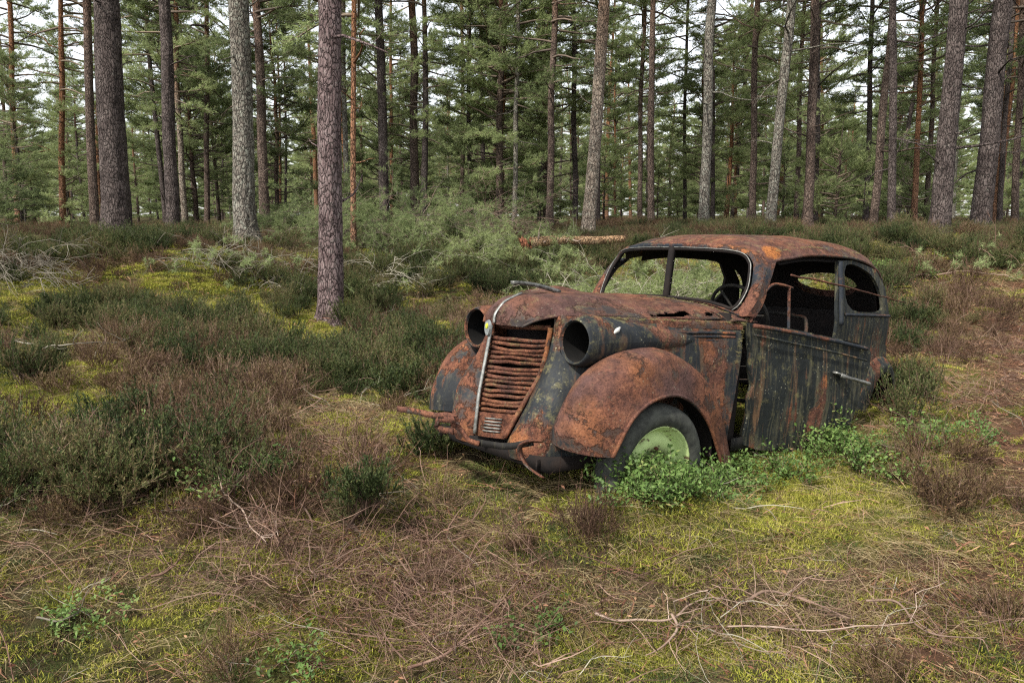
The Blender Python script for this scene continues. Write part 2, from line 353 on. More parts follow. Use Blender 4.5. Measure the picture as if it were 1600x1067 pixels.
# ------------------------------------------------------------------ car materials
def rusty(name, bias, streak=0.0, orange=.5, seed=0.0, lichen=.0, paint=(.013, .015, .017), purple=.4, rough_p=.62, spot=None):
    """flaking dark paint over rust; bias 0 all paint .. 1 all rust"""
    k = NT(name); c = k.coord(); mp = k.n('ShaderNodeMapping'); mp.inputs['Location'].default_value = (seed, seed * 1.7, seed * .6)
    k.l(c, mp.inputs['Vector']); c = mp.outputs[0]
    st = k.n('ShaderNodeMapping'); st.inputs['Scale'].default_value = (1, 1, .09); k.l(c, st.inputs['Vector'])
    big = k.noise(c, 2.6, 6, .62, .5); mid = k.noise(c, 11, 8, .7); fine = k.noise(c, 70, 6, .75)
    strk = k.noise(st.outputs[0], 13, 6, .65, .6); strk2 = k.math('ADD', k.noise(st.outputs[0], 34, 4, .65, .8), k.math('MULTIPLY', k.math('SUBTRACT', big, .5), .35))
    g = k.n('ShaderNodeNewGeometry'); sx = k.n('ShaderNodeSeparateXYZ'); k.l(g.outputs['Normal'], sx.inputs[0])
    f = k.math('ADD', k.math('MULTIPLY', big, .95), k.math('ADD', k.math('MULTIPLY', mid, .32), -.135))
    f = k.math('ADD', f, k.math('MULTIPLY', k.math('SUBTRACT', strk, .5), .9 * streak))
    f = k.math('ADD', f, bias - .5)
    f = k.math('ADD', f, k.math('MULTIPLY', k.math('SUBTRACT', fine, .5), .16))
    f = k.math('ADD', f, k.math('MULTIPLY', sx.outputs[2], .06))
    mask = k.ramp(f, [(.49, 0.0), (.515, 1.0)])
    edge = k.ramp(f, [(.44, 0.0), (.50, 1.0), (.53, 1.0), (.60, 0.0)])
    r1 = k.ramp(k.math('ADD', k.math('MULTIPLY', mid, .55), k.math('MULTIPLY', fine, .5)),
                [(.36, (.020, .010, .008)), (.45, (.070, .029, .019)), (.52, (.135, .053, .032)), (.60, (.215, .088, .048)), (.74, (.31, .155, .095))])
    hue = k.noise(c, 2.1, 3, .5, .8)
    r1 = k.mix(k.math('MULTIPLY', k.ramp(hue, [(.42, 0.0), (.6, 1.0)]), purple), r1, k.mix(fine, (.038, .021, .019), (.14, .075, .066)))
    r1 = k.mix(k.math('MULTIPLY', k.ramp(k.noise(c, 4.7, 4, .6), [(.5, 0.0), (.66, 1.0)]), orange), r1, k.mix(fine, (.26, .085, .025), (.50, .20, .06)))
    pc = k.mix(k.ramp(k.noise(c, 7, 6, .7), [(.4, 0.0), (.75, 1.0)]), paint, tuple(min(1, a * 1.9 + .003) for a in paint))
    pc = k.mix(k.math('MULTIPLY', k.ramp(strk2, [(.50, 0.0), (.64, 1.0)]), .25 + .6 * streak), pc, (.07, .066, .042))
    pc = k.mix(k.math('MULTIPLY', k.ramp(strk, [(.56, 0.0), (.66, 1.0)]), .85 * streak), pc, (.15, .085, .045))
    pc = k.mix(k.math('MULTIPLY', edge, .6), pc, (.13, .06, .035))
    colr = k.mix(mask, pc, r1)
    sp = k.n('ShaderNodeTexVoronoi'); sp.inputs['Scale'].default_value = 42; k.l(c, sp.inputs['Vector'])
    spots = k.ramp(sp.outputs['Distance'], [(.10, 1.0), (.2, 0.0)])
    spots = k.math('MULTIPLY', spots, k.ramp(k.noise(c, 8, 2), [(.50 - .1 * lichen, 0.0), (.62, 1.0)]))
    colr = k.mix(k.math('MULTIPLY', spots, .25 + .6 * lichen), colr, (.36, .35, .25))
    ms = k.ramp(k.math('ADD', k.noise(c, 16, 6, .75), k.math('MULTIPLY', sx.outputs[2], .05)), [(.60 - .08 * lichen, 0.0), (.70 - .06 * lichen, 1.0)])
    colr = k.mix(k.math('MULTIPLY', ms, .75 * lichen), colr, k.mix(fine, (.13, .12, .04), (.34, .30, .13)))
    if spot:                                                 # bare bright rust where the roof corner has flaked
        o_ = k.n('ShaderNodeTexCoord'); vm = k.n('ShaderNodeVectorMath', operation='SUBTRACT'); k.l(o_.outputs['Object'], vm.inputs[0]); vm.inputs[1].default_value = spot
        vs = k.n('ShaderNodeVectorMath', operation='MULTIPLY'); k.l(vm.outputs[0], vs.inputs[0]); vs.inputs[1].default_value = (.72, 1.15, .9)
        ln = k.n('ShaderNodeVectorMath', operation='LENGTH'); k.l(vs.outputs[0], ln.inputs[0])
        dm = k.math('ADD', ln.outputs['Value'], k.math('MULTIPLY', k.math('SUBTRACT', mid, .5), .11))
        colr = k.mix(k.ramp(dm, [(.048, 1.0), (.066, 0.0)]), colr, k.mix(k.ramp(fine, [(.35, 0.0), (.65, 1.0)]), (.19, .06, .018), (.47, .18, .05)))
    rough = k.mix(mask, k.math('ADD', k.math('MULTIPLY', mid, .35), rough_p - .12), .88)
    pit = k.ramp(k.noise(c, 130, 3, .6), [(.36, 0.0), (.46, 1.0)]); pat = k.ramp(k.noise(c, 12, 5, .7), [(.38, .62), (.55, 1.0)])
    colr = k.mix(mask, colr, k.mix(1.0, k.mix(k.math('MULTIPLY', k.math('SUBTRACT', 1.0, pit), .6), colr, (.02, .01, .008)), pat, 'MULTIPLY'))
    bump = k.math('ADD', k.math('MULTIPLY', mask, .55), k.math('MULTIPLY', fine, k.math('ADD', k.math('MULTIPLY', mask, .6), .12)))
    bump = k.math('ADD', bump, k.math('MULTIPLY', mid, .5))
    return k.bsdf(colr, rough, bump, .95, .010, spec=.22)
CM = {
 'fender': rusty('rusty_fender_paint', .56, 0, .26, 1.3, .15, purple=.9),
 'fender_far': rusty('dark_fender_paint', .47, .5, .25, 5.1, .15),
 'side': rusty('mottled_side_paint', .425, .45, .5, 2.2, .5),
 'nose': rusty('mottled_nose_paint', .51, .1, .4, 3.7, .35),
 'hood': rusty('dull_bonnet_paint', .505, 0, .10, 8.1, .3, purple=.9, paint=(.028, .022, .021)),
 'roof': rusty('rusty_roof_paint', .53, .1, .12, 4.4, .45, purple=.85, paint=(.026, .021, .021), spot=(.065, .505, 1.372)),
 'pillar': rusty('dark_pillar_paint', .43, .1, .7, 9.2, .15, paint=(.011, .014, .019)),
 'door': rusty('streaked_door_paint', .345, 1.0, .8, 6.6, .5, paint=(.010, .012, .012)),
 'slat': rusty('rusty_slat_metal', .68, 0, .12, 7.9, .45, paint=(.045, .035, .03)),
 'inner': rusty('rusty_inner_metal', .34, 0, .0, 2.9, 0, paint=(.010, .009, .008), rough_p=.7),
 'frame': rusty('rusty_bar_metal', .54, 0, .0, 11.9, .1, paint=(.05, .045, .04)),
}
def simple(name, a, b, scale=20, rough=.6, metal=0.0, bstr=.4):
    k = NT(name); c = k.coord(); n = k.noise(c, scale, 6, .7)
    return k.bsdf(k.mix(k.ramp(n, [(.35, 0.0), (.65, 1.0)]), a, b), rough, n, bstr, .004, metal=metal)
CM['black'] = simple('shade_black_metal', (.005, .004, .004), (.014, .009, .007), 12, .9)  # near-black: shade of cabin, arches and engine bay put into the colour
CM['chrome'] = simple('weathered_chrome', (.13, .13, .12), (.40, .40, .37), 40, .42, .55)
CM['dullchrome'] = simple('dull_chrome', (.06, .06, .055), (.24, .24, .22), 40, .5, .5)
CM['void'] = simple('socket_shade_black', (.002, .002, .002), (.006, .005, .004), 12, .95)  # shade inside the empty lamp sockets, painted as almost pure black
CM['tyre'] = simple('old_tyre_rubber', (.030, .031, .028), (.075, .078, .065), 24, .85)
CM['badge_y'] = simple('badge_yellow', (.55, .52, .03), (.35, .42, .05), 60, .4)
CM['badge_g'] = simple('badge_grey', (.32, .34, .33), (.12, .13, .13), 60, .4, .4)
CM['lens'] = simple('pale_glass', (.60, .60, .56), (.42, .42, .38), 60, .3)
def wheel_paint():
    k = NT('pale_green_rim_paint'); c = k.coord(); n = k.noise(c, 9, 8, .72); f = k.noise(c, 60, 4, .7)
    colr = k.mix(f, (.36, .48, .18), (.56, .68, .30))
    colr = k.mix(k.ramp(n, [(.52, 0.0), (.57, 1.0)]), colr, k.mix(f, (.05, .035, .02), (.16, .11, .06)))
    ln = k.n('ShaderNodeVectorMath', operation='LENGTH'); k.l(c, ln.inputs[0]); gm_ = k.ramp(k.math('ADD', ln.outputs['Value'], k.math('MULTIPLY', k.math('SUBTRACT', n, .5), .12)), [(.085, 1.0), (.125, 0.0)])
    colr = k.mix(k.math('MULTIPLY', gm_, .85), colr, k.mix(f, (.03, .028, .015), (.13, .13, .05)))
    return k.bsdf(colr, .65, n, .4, .004)
CM['rim'] = wheel_paint()

# ------------------------------------------------------------------ the wrecked car
QX, QY, YAW, CP, CR = 1.12756739, 4.72335126, 0.693247595, 0.0988209, 0.0236918
def car_world(x, y, z):
    """x back from the nose, y to the car's left, z up  ->  world"""
    v = np.array([x - 1.8, y, z])
    R1 = np.array([[math.cos(CP), 0, math.sin(CP)], [0, 1, 0], [-math.sin(CP), 0, math.cos(CP)]])
    R2 = np.array([[1, 0, 0], [0, math.cos(CR), -math.sin(CR)], [0, math.sin(CR), math.cos(CR)]])
    L = R2 @ R1 @ v; c, s = math.cos(YAW), math.sin(YAW)
    return Vector((QX + L[0] * c + L[1] * s, QY + L[0] * s - L[1] * c, L[2]))
o0 = car_world(1.8, 0, 0)
car = bpy.data.objects.new('wrecked_car', None); COL.objects.link(car)
ax = [car_world(0.8, 0, 0) - o0, car_world(1.8, 1, 0) - o0, car_world(1.8, 0, 1) - o0]
mw = Matrix(((ax[0].x, ax[1].x, ax[2].x), (ax[0].y, ax[1].y, ax[2].y), (ax[0].z, ax[1].z, ax[2].z)))
car.matrix_world = Matrix.Translation(o0) @ mw.to_4x4()
tag(car, 'rusted black vintage two door saloon car abandoned in the heather, glass and headlamps gone', 'car')
def L3(P):                                                   # car coords -> root's local coords
    P = np.asarray(P, float).copy(); P[..., 0] = 1.8 - P[..., 0]; return P
def vnormals(V, F):
    N = np.zeros_like(V)
    for f in F:
        n = np.cross(V[f[:, 1]] - V[f[:, 0]], V[f[:, 2]] - V[f[:, 0]])
        for c in range(f.shape[1]): np.add.at(N, f[:, c], n)
    return N / (np.linalg.norm(N, axis=1)[:, None] + 1e-12)
def solid(V, F, th, out=None):
    """sheet metal: outer skin, inner skin th inside, rim faces"""
    N = vnormals(V, F)
    if out is not None:
        c = V.mean(0); 
        if ((V - np.asarray(out)) * N).sum() < 0: F = [f[:, ::-1] for f in F]; N = -N
    n = len(V); V2 = V - N * th; E = {}
    for f in F:
        k = f.shape[1]
        for a in range(k):
            for p, q in zip(f[:, a].tolist(), f[:, (a + 1) % k].tolist()):
                if (q, p) in E: del E[(q, p)]
                else: E[(p, q)] = 1
    ed = np.array(list(E.keys()), int).reshape(-1, 2)
    rv = np.concatenate([V[ed[:, 0]], V[ed[:, 1]], V2[ed[:, 1]], V2[ed[:, 0]]])
    m = len(ed); i = np.arange(m)
    rq = np.stack([i + m, i, i + 3 * m, i + 2 * m], -1) + 2 * n
    return np.concatenate([V, V2, rv]), F + [f[:, ::-1] + n for f in F] + [rq]
def dent(V, F, amp, fr, s=0, oct=3):
    N = vnormals(V, F); return V + N * (amp * fbm(V * fr, oct, s))[:, None]
def loft(net, nu=40, nv=40):
    G = catmull(net, nu); G = np.swapaxes(catmull(np.swapaxes(G, 0, 1), nv), 0, 1)
    return G.reshape(-1, 3), grid_faces(nu, nv)
def sheet(name, net, mat, out, nu=40, nv=40, th=.004, amp=.004, fr=5, cut=None, snap=None, parent=None, seed=0, fine=.0012):
    V, F = loft(np.array(net, float), nu, nv)
    V = dent(V, [F], amp, fr, seed); V = dent(V, [F], fine, 28, seed + 5, 2)
    if cut is not None:
        cc = V[F].mean(1); kill = cut(cc); bv = np.intersect1d(F[kill], F[~kill]); F = F[~kill]
        if snap is not None:                                  # pull the ragged edge onto the ellipse
            zc, a_, b_ = snap; r_ = np.hypot(V[bv, 1] / a_, (V[bv, 2] - zc) / b_) + 1e-9; V[bv, 1] /= r_; V[bv, 2] = zc + (V[bv, 2] - zc) / r_
    V, F = solid(L3(V), [F], th, L3(out))
    return link(name, make_mesh(name, V, F, mat), parent or car)
def inpoly(P, poly):
    x, y = P[:, 0], P[:, 1]; r = np.zeros(len(P), bool); n = len(poly)
    for i in range(n):
        x1, y1 = poly[i]; x2, y2 = poly[(i + 1) % n]
        c = ((y1 > y) != (y2 > y)) & (x < (x2 - x1) * (y - y1) / (y2 - y1 + 1e-12) + x1); r ^= c
    return r
def dens(poly, st):
    o = []
    for i in range(len(poly)):
        a = np.array(poly[i], float); b = np.array(poly[(i + 1) % len(poly)], float); k = max(1, int(np.linalg.norm(b - a) / st))
        for t in range(k): o.append(tuple(a + (b - a) * t / k))
    return o
def roundp(poly, n=6):
    """closed polygon smoothed by Chaikin"""
    P = np.array(poly, float)
    for _ in range(2):
        Q = np.roll(P, -1, 0); P = np.stack([.8 * P + .2 * Q, .2 * P + .8 * Q], 1).reshape(-1, 2)
    return [tuple(p) for p in P]
def cdt(outline, holes, st):
    loops = [dens(outline, st)] + [dens(h, st) for h in holes]; vs = []; es = []
    for lp in loops:
        b = len(vs); vs += lp; es += [(b + i, b + (i + 1) % len(lp)) for i in range(len(lp))]
    A = np.array(outline); lo, hi = A.min(0), A.max(0)
    gx, gy = np.meshgrid(np.arange(lo[0] + st * .5, hi[0], st), np.arange(lo[1] + st * .5, hi[1], st)); G = np.c_[gx.ravel(), gy.ravel()]
    ok = inpoly(G, loops[0])
    for h in loops[1:]: ok &= ~inpoly(G, h)
    LP = np.array(sum(loops, [])); G = G[ok]
    if len(G): G = G[[np.min(np.hypot(*(LP - g).T)) > st * .45 for g in G]]
    vs += [tuple(g) for g in G]
    r = delaunay_2d_cdt([Vector(v) for v in vs], es, [], 0, 1e-6)
    V = np.array([tuple(v) for v in r[0]]); T = np.array([f for f in r[2] if len(f) == 3], int); C = V[T].mean(1)
    ok = inpoly(C, loops[0])
    for h in loops[1:]: ok &= ~inpoly(C, h)
    return V, T[ok]
def panel(name, outline, holes, st, fn, mat, out, th=.005, amp=.003, fr=5, parent=None, seed=0):
    P, T = cdt(outline, holes, st); V = fn(P[:, 0], P[:, 1])
    V = dent(V, [T], amp, fr, seed)
    V, F = solid(L3(V), [T], th, L3(out))
    return link(name, make_mesh(name, V, F, mat), parent or car)
def pipe(name, pts, r, mat, n=None, parent=None, sides=8, flat=None, wob=0, seed=1):
    P = catmull(np.array(pts, float), n or len(pts) * 6)
    if wob: P = P + wob * np.stack([vnoise(P * 9, seed + i) for i in range(3)], -1)
    R = r if np.isscalar(r) else np.interp(np.linspace(0, 1, len(P)), np.linspace(0, 1, len(r)), r)
    V, F = tube(L3(P), R, sides, flat=flat)
    return link(name, make_mesh(name, V, F, mat), parent or car)
def band(P, w, th, up):
    """flat iron bar along P: width w along up, thickness th"""
    P = np.asarray(P, float); T = np.gradient(P, axis=0); T /= np.linalg.norm(T, axis=1)[:, None]
    U = np.broadcast_to(np.asarray(up, float), P.shape); U = U - T * (U * T).sum(1)[:, None]; U = U / np.linalg.norm(U, axis=1)[:, None]
    S = np.cross(T, U); c = [(-1, -1), (1, -1), (1, 1), (-1, 1)]
    V = np.concatenate([P + U * (w / 2 * a) + S * (th / 2 * b) for a, b in c]); n = len(P); i = np.arange(n - 1); F = []
    for k in range(4):
        k2 = (k + 1) % 4; F.append(np.stack([k * n + i, k2 * n + i, k2 * n + i + 1, k * n + i + 1], -1))
    F.append(np.array([[0, 3 * n, 2 * n, n]])); F.append(np.array([[n - 1, 2 * n - 1, 3 * n - 1, 4 * n - 1]]))
    return V, np.concatenate(F)
def mir(net, s):
    net = np.array(net, float); net[..., 1] *= s; return net
def flatbox(c, s, rz=0):
    c = np.array(c, float); s = np.array(s, float) / 2
    V = np.array([[x, y, z] for x in (-1, 1) for y in (-1, 1) for z in (-1, 1)], float) * s
    ca, sa = math.cos(rz), math.sin(rz); V = np.c_[V[:, 0] * ca - V[:, 1] * sa, V[:, 0] * sa + V[:, 1] * ca, V[:, 2]] + c
    return V, np.array([[0, 1, 3, 2], [4, 6, 7, 5], [0, 4, 5, 1], [2, 3, 7, 6], [0, 2, 6, 4], [1, 5, 7, 3]])

# front wings
FEN = [
 [(.22,.385,.375),(.17,.45,.375),(.165,.54,.365),(.225,.635,.355),(.31,.69,.35)],
 [(.22,.385,.44),(.17,.46,.455),(.17,.55,.46),(.235,.64,.455),(.34,.70,.42)],
 [(.275,.395,.565),(.225,.46,.59),(.225,.55,.60),(.29,.64,.585),(.41,.70,.515)],
 [(.38,.41,.665),(.335,.46,.70),(.33,.54,.715),(.38,.64,.685),(.50,.70,.575)],
 [(.53,.42,.745),(.50,.465,.785),(.49,.54,.80),(.54,.645,.755),(.61,.695,.605)],
 [(.74,.44,.755),(.74,.48,.80),(.75,.55,.81),(.76,.64,.765),(.75,.69,.605)],
 [(.93,.47,.67),(.97,.50,.715),(.98,.56,.72),(.97,.65,.68),(.89,.69,.545)],
 [(1.08,.53,.52),(1.14,.54,.55),(1.16,.59,.55),(1.13,.66,.52),(1.02,.69,.43)],
 [(1.20,.57,.22),(1.26,.58,.22),(1.30,.62,.22),(1.26,.67,.22),(1.15,.69,.22)]]
hub = (.66, .3, .3)
for s, mt in ((1, 'fender'), (-1, 'fender_far')):
    fo = sheet('front_wing', mir(FEN, s), CM[mt], (.68, .35 * s, .35), 70, 44, .005, .006, 4, seed=3 + s)
    lip = mir([r[-1] for r in FEN], s)
    pipe('wing_lip', lip, .009, CM[mt], 60, parent=fo)
    if s < 0: fo['label'] = 'dark blackish front wing on the far side of the grille'
    else: fo['label'] = 'orange brown rusted front wing over the green wheel'
# inner wheel arches (metal behind the wheels, shade put in as near-black)
for s in (1, -1):
    an = np.linspace(.12, math.pi + .1, 24)
    net = np.array([[(.69 - .40 * math.cos(a), yy * s, .30 + .33 * math.sin(a)) for yy in (.40, .55, .66)] for a in an])
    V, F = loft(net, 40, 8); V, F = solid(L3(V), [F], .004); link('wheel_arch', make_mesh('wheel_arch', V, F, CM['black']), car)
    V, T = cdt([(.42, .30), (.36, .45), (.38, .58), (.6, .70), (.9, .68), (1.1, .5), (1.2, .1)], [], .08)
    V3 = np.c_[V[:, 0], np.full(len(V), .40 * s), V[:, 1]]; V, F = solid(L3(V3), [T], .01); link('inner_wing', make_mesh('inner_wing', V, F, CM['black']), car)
# nose side, under the headlamp and back to the scuttle
ZL = [.95, .86, .72, .52, .34, .26]
SIDE = [
 [(.335,.225),(.35,.27),(.42,.31),(.60,.405),(.95,.475),(1.37,.575)],
 [(.335,.225),(.34,.28),(.42,.35),(.60,.44),(.95,.51),(1.365,.60)],
 [(.315,.205),(.285,.29),(.40,.39),(.62,.46),(.95,.525),(1.35,.612)],
 [(.245,.175),(.195,.28),(.255,.40),(.60,.48),(.95,.53),(1.315,.615)],
 [(.165,.14),(.125,.24),(.225,.40),(.60,.46),(.95,.53),(1.285,.615)],
 [(.17,.13),(.14,.23),(.235,.40),(.60,.46),(.95,.53),(1.28,.615)]]
for s in (1, -1):
    net = [[(x, y * s, z) for (x, y) in row] for row, z in zip(SIDE, ZL)]
    sd_ = sheet('front_side_panel', net, CM['side'] if s > 0 else CM['nose'], (.8, 0, .6), 100, 160, .005, .004, 5, seed=11, cut=lambda c: (np.hypot((np.abs(c[:, 1]) - .386) / .098, (c[:, 2] - .836) / .104) < 1) & (c[:, 0] < .78))
    for k in range(4):                                       # moulded louvre ribs along the bonnet side
        z = .893 - .019 * k
        pts = [(x, (np.interp(x, [.6, .95, 1.38], [.425, .495, .59]) + .006) * s, z) for x in np.linspace(.72, 1.32, 12)]
        pipe('side_rib', pts, .0085, CM['pillar'], 50, parent=sd_, sides=6, wob=.003, seed=k)
    V, T = cdt([(1.0, .3), (1.0, .95), (1.4, .98), (1.38, .3)], [], .1)
# headlamp nacelles with empty sockets
for s in (1, -1):
    st = [(.335, .37, .835, .088, .094), (.322, .37, .835, .097, .103), (.332, .37, .835, .108, .114), (.365, .37, .836, .117, .122), (.43, .372, .840, .120, .122),
          (.54, .378, .842, .112, .110), (.70, .395, .845, .098, .092), (.90, .43, .85, .078, .07), (1.1, .47, .855, .05, .045), (1.25, .50, .86, .02, .03)]
    a = np.linspace(0, 2 * np.pi, 41)
    net = np.array([[(x, (y + .014) * s + ry * math.cos(t), z + rz * math.sin(t)) for t in a] for x, y, z, ry, rz in st])
    G = catmull(net, 40).reshape(-1, 3); F = grid_faces(40, 41); G = dent(G, [F], .004, 8, 21); V, F = solid(L3(G), [F], .003, L3((.6, .4 * s, .84)))
    hn = link('headlamp_housing', make_mesh('headlamp_housing', V, F, CM['side'] if s > 0 else CM['nose']), car)
    st = [(.336, .088, .094), (.42, .092, .098), (.60, .088, .094), (.72, .05, .06), (.74, .001, .001)]
    net = np.array([[(x, .386 * s + ry * math.cos(t), .836 + rz * math.sin(t)) for t in a] for x, ry, rz in st])
    V, F = solid(L3(catmull(net, 16).reshape(-1, 3)), [grid_faces(16, 41)], .002)
    link('empty_socket', make_mesh('empty_socket', V, F, CM['void']), hn)
# bonnet
BON = []
for x, zc, hw, ze, xe in ((.145, .885, .15, .885, .20), (.150, .935, .19, .915, .24), (.20, .99, .225, .935, .30), (.31, 1.035, .27, .95, .40), (.52, 1.06, .345, .955, .56),
                          (.80, 1.065, .42, .955, .80), (1.10, 1.06, .49, .96, 1.08), (1.30, 1.055, .53, .965, 1.27)):
    row = []
    for f in (-1, -.85, -.5, 0, .5, .85, 1):
        t = abs(f); row.append((x + (xe - x) * t ** 2.2, hw * f, zc - (zc - ze) * (t ** 2.4)))
    BON.append(row)
hole = lambda c: ((c[:, 0] > .82) & (c[:, 0] < 1.12) & (c[:, 1] > .40 + .02 * vnoise(c * 30, 4)) & (c[:, 1] < .452 + .012 * vnoise(c * 22, 5))) | \
                 (np.hypot((c[:, 0] - 1.24) / .03, (c[:, 1] - .47) / .02) < 1)
BON = np.array(BON)
bon = sheet('bonnet', BON, CM['hood'], (.7, 0, .7), 90, 70, .004, .010, 4.5, cut=hole, seed=31, fine=.002)
V, F = loft([[(.60 + .07 * i, -.36 + .11 * j - .01 * i, 1.045 + .035 * math.sin(i * .9) * math.sin(j * .8) + .01 * random.random()) for j in range(5)] for i in range(5)], 24, 24)
V = dent(V, [F], .012, 9, 77); V, F = solid(L3(V), [F], .003, L3((.8, 0, .8))); link('torn_flap', make_mesh('torn_flap', V, F, CM['hood']), bon)
pipe('bonnet_edge', [(r[-1][0], r[-1][1], r[-1][2] + .002) for r in BON], .007, CM['hood'], 60, parent=bon, wob=.004)
pipe('bonnet_edge', [(r[0][0], r[0][1], r[0][2] + .002) for r in BON], .007, CM['hood'], 60, parent=bon, wob=.004)
pipe('chrome_strip', [(.143, 0, .89), (.148, 0, .935), (.197, 0, .993), (.25, 0, 1.02), (.31, 0, 1.045)], .009, CM['chrome'], 30, parent=bon, flat=.6)
V, F = band(L3(catmull(np.array([(.245, .0, 1.092), (.30, .0, 1.094), (.42, .0, 1.085), (.57, 0, 1.058)]), 20)), .020, .026, (0, 0, 1))
link('bonnet_ornament', make_mesh('bonnet_ornament', V, [F], CM['dullchrome'], smooth=False), bon)
# bonnet side ledge (closes the step between bonnet and side)
for s in (1, -1):
    net = [[(x, (y - .05) * s, .945 + .01) , (x, y * .99 * s, .955), (x, (y + .012) * s, .94), (x, (y + .016) * s, .915)] for x, y in ((.42, .315), (.6, .40), (.95, .475), (1.38, .575))]
    sheet('bonnet_ledge', net, CM['hood'], (.9, 0, .6), 60, 14, .004, .003, 9, seed=44)
# scuttle in front of the windscreen
net = [[(1.24 - .05 * (y / .55) ** 2 * -1, y, 1.062 - .10 * abs(y / .55) ** 2.4) for y in (-.57, -.4, 0, .4, .57)],
       [(1.34, y, 1.058 - .085 * abs(y / .55) ** 2.4) for y in (-.585, -.4, 0, .4, .585)],
       [(1.43 + .05 * abs(y / .5) ** 2, y, 1.045 - .07 * abs(y / .55) ** 2.4) for y in (-.60, -.4, 0, .4, .60)]]
sc_ = sheet('scuttle', net, CM['roof'], (1.3, 0, .7), 26, 60, .004, .006, 7, seed=51)
# grille: frame, slats, strip, badge
def gw(z): return np.interp(z, [.34, .45, .52, .65, .78, .87], [.125, .145, .165, .195, .215, .215])
def gx(z, t): 
    xc = np.interp(z, [.34, .53, .71, .87], [.085, .095, .125, .150]); xe = np.interp(z, [.34, .52, .65, .78, .87], [.165, .245, .300, .325, .33])
    return xc + (xe - xc) * t ** 1.25
gr = bpy.data.objects.new('grille', None); COL.objects.link(gr); gr.parent = car
for s in (1, -1):
    for k in range(17):
        z = .470 + k * .0232; ph = rng.random() * 6; sag = rng.uniform(-.006, .012); N = 16
        if k == 16: continue
        t = np.linspace(.03, 1.0, N); w_ = gw(z)
        zz = z + .002 * np.sin(ph + t * 3) - sag * .7 * np.sin(t * np.pi) + (.0035 * vnoise(np.c_[t * 5, t * 0 + k, t * 0], 8))
        xx = gx(z, t) + .004 * vnoise(np.c_[t * 4, t * 0 + k, t * 0 + 3], 8)
        P = np.c_[xx, t * w_ * s, zz]; n0 = np.array([-.85, .5 * s, 0])
        c = [(0, .0105), (-.013, .006), (-.010, -.007), (.012, -.0085), (.012, .008)]
        rows = np.stack([P + np.array([-a * n0[0] * -1, -a * n0[1] * -1, 0]) * -1 + np.array([0, 0, b]) for a, b in c], 1)
        V = rows.reshape(-1, 3); i = np.arange(N - 1)[:, None] * 5; j = np.arange(5)[None]; k2 = (j + 1) % 5
        F = np.stack([i + j, i + k2, i + 5 + k2, i + 5 + j], -1).reshape(-1, 4)
        link('slat', make_mesh('slat', L3(V), [F, np.array([[0, 1, 2, 3, 4]])[:, :4]], CM['slat'], smooth=False), gr)
pipe('centre_strip', [(gx(z, 0) - .022, 0, z) for z in (.345, .45, .55, .65, .75, .85, .88)], .0105, CM['chrome'], 40, parent=gr, flat=.7)
for s in (1, -1):
    pipe('grille_frame', [(gx(z, 1) - .012, gw(z) * s * 1.01, z) for z in (.34, .45, .55, .65, .75, .85, .885)], .013, CM['nose'], 40, parent=gr, wob=.003)
    net = [[(gx(z, t) - .012, gw(z) * t * s, z) for t in (.02, .35, .7, 1.0)] for z in (.335, .37, .40, .43, .455)]
    ap = sheet('grille_apron', net, CM['nose'], (.5, 0, .4), 20, 24, .004, .003, 7, seed=61, parent=gr)
    for k in range(5):
        z = .365 + k * .0155
        V, F = tube(L3([(gx(z, t) - .016, gw(z) * t * s, z) for t in np.linspace(.25, .80 - .02 * k, 10)]), .0042, 6)
        link('small_slat', make_mesh('small_slat', V, F, CM['dullchrome']), ap)
    net = [[(gx(z, t) - .004, gw(z) * t * s, z) for t in (.02, .35, .7, 1.0)] for z in (.845, .862, .872)]
V, F = flatbox(L3((.42, 0, .64)), (.03, .42, .52)); link('radiator', make_mesh('radiator', V, [F], CM['black'], smooth=False), car)  # radiator box, painted dark to give the shade behind the slats
bd = MB(); a = np.linspace(0, 2 * np.pi, 20, endpoint=False)
def egg(rx, rz, dx):
    P = np.c_[np.full(20, dx), rx * np.cos(a) * (1 + .15 * np.sin(a)), rz * np.sin(a)]
    return P
b0, b1 = egg(.024, .042, -.034), egg(.020, .036, -.044)
bc = np.array([.145, 0, .865]); jj = np.arange(20); kk = (jj + 1) % 20
bd.add(L3(np.concatenate([b0, b1]) + bc), np.stack([jj, kk, kk + 20, jj + 20], -1), 0)
bd.add(L3(np.concatenate([b1, [[-.045, 0, 0]]]) + bc), np.stack([jj, kk, np.full(20, 20)], -1), 0)
b0, b1 = egg(.010, .015, -.0445), egg(.008, .012, -.049); b0[:, 2] += .010; b1[:, 2] += .010
bd.add(L3(np.concatenate([b0, b1]) + bc), np.stack([jj, kk, kk + 20, jj + 20], -1), 1)
bd.add(L3(np.concatenate([b1, [[-.05, 0, .010]]]) + bc), np.stack([jj, kk, np.full(20, 20)], -1), 1)
bo = bd.obj('badge', [CM['badge_g'], CM['badge_y']], gr); bo['label'] = 'oval grey and yellow nose badge'
# dark cavity lid under the bonnet nose
V, F = tube(L3(catmull(np.array([(.34, -.2, .885), (.22, 0, .875), (.34, .2, .885)]), 16)), .014, 6); link('bonnet_catch_bar', make_mesh('b', V, F, CM['slat']), car)
# small indicator lamp on the nacelle
pipe('side_lamp', [(.475, .490, .885), (.50, .490, .900), (.53, .478, .912)], [.006, .012, .005], CM['lens'], 14)
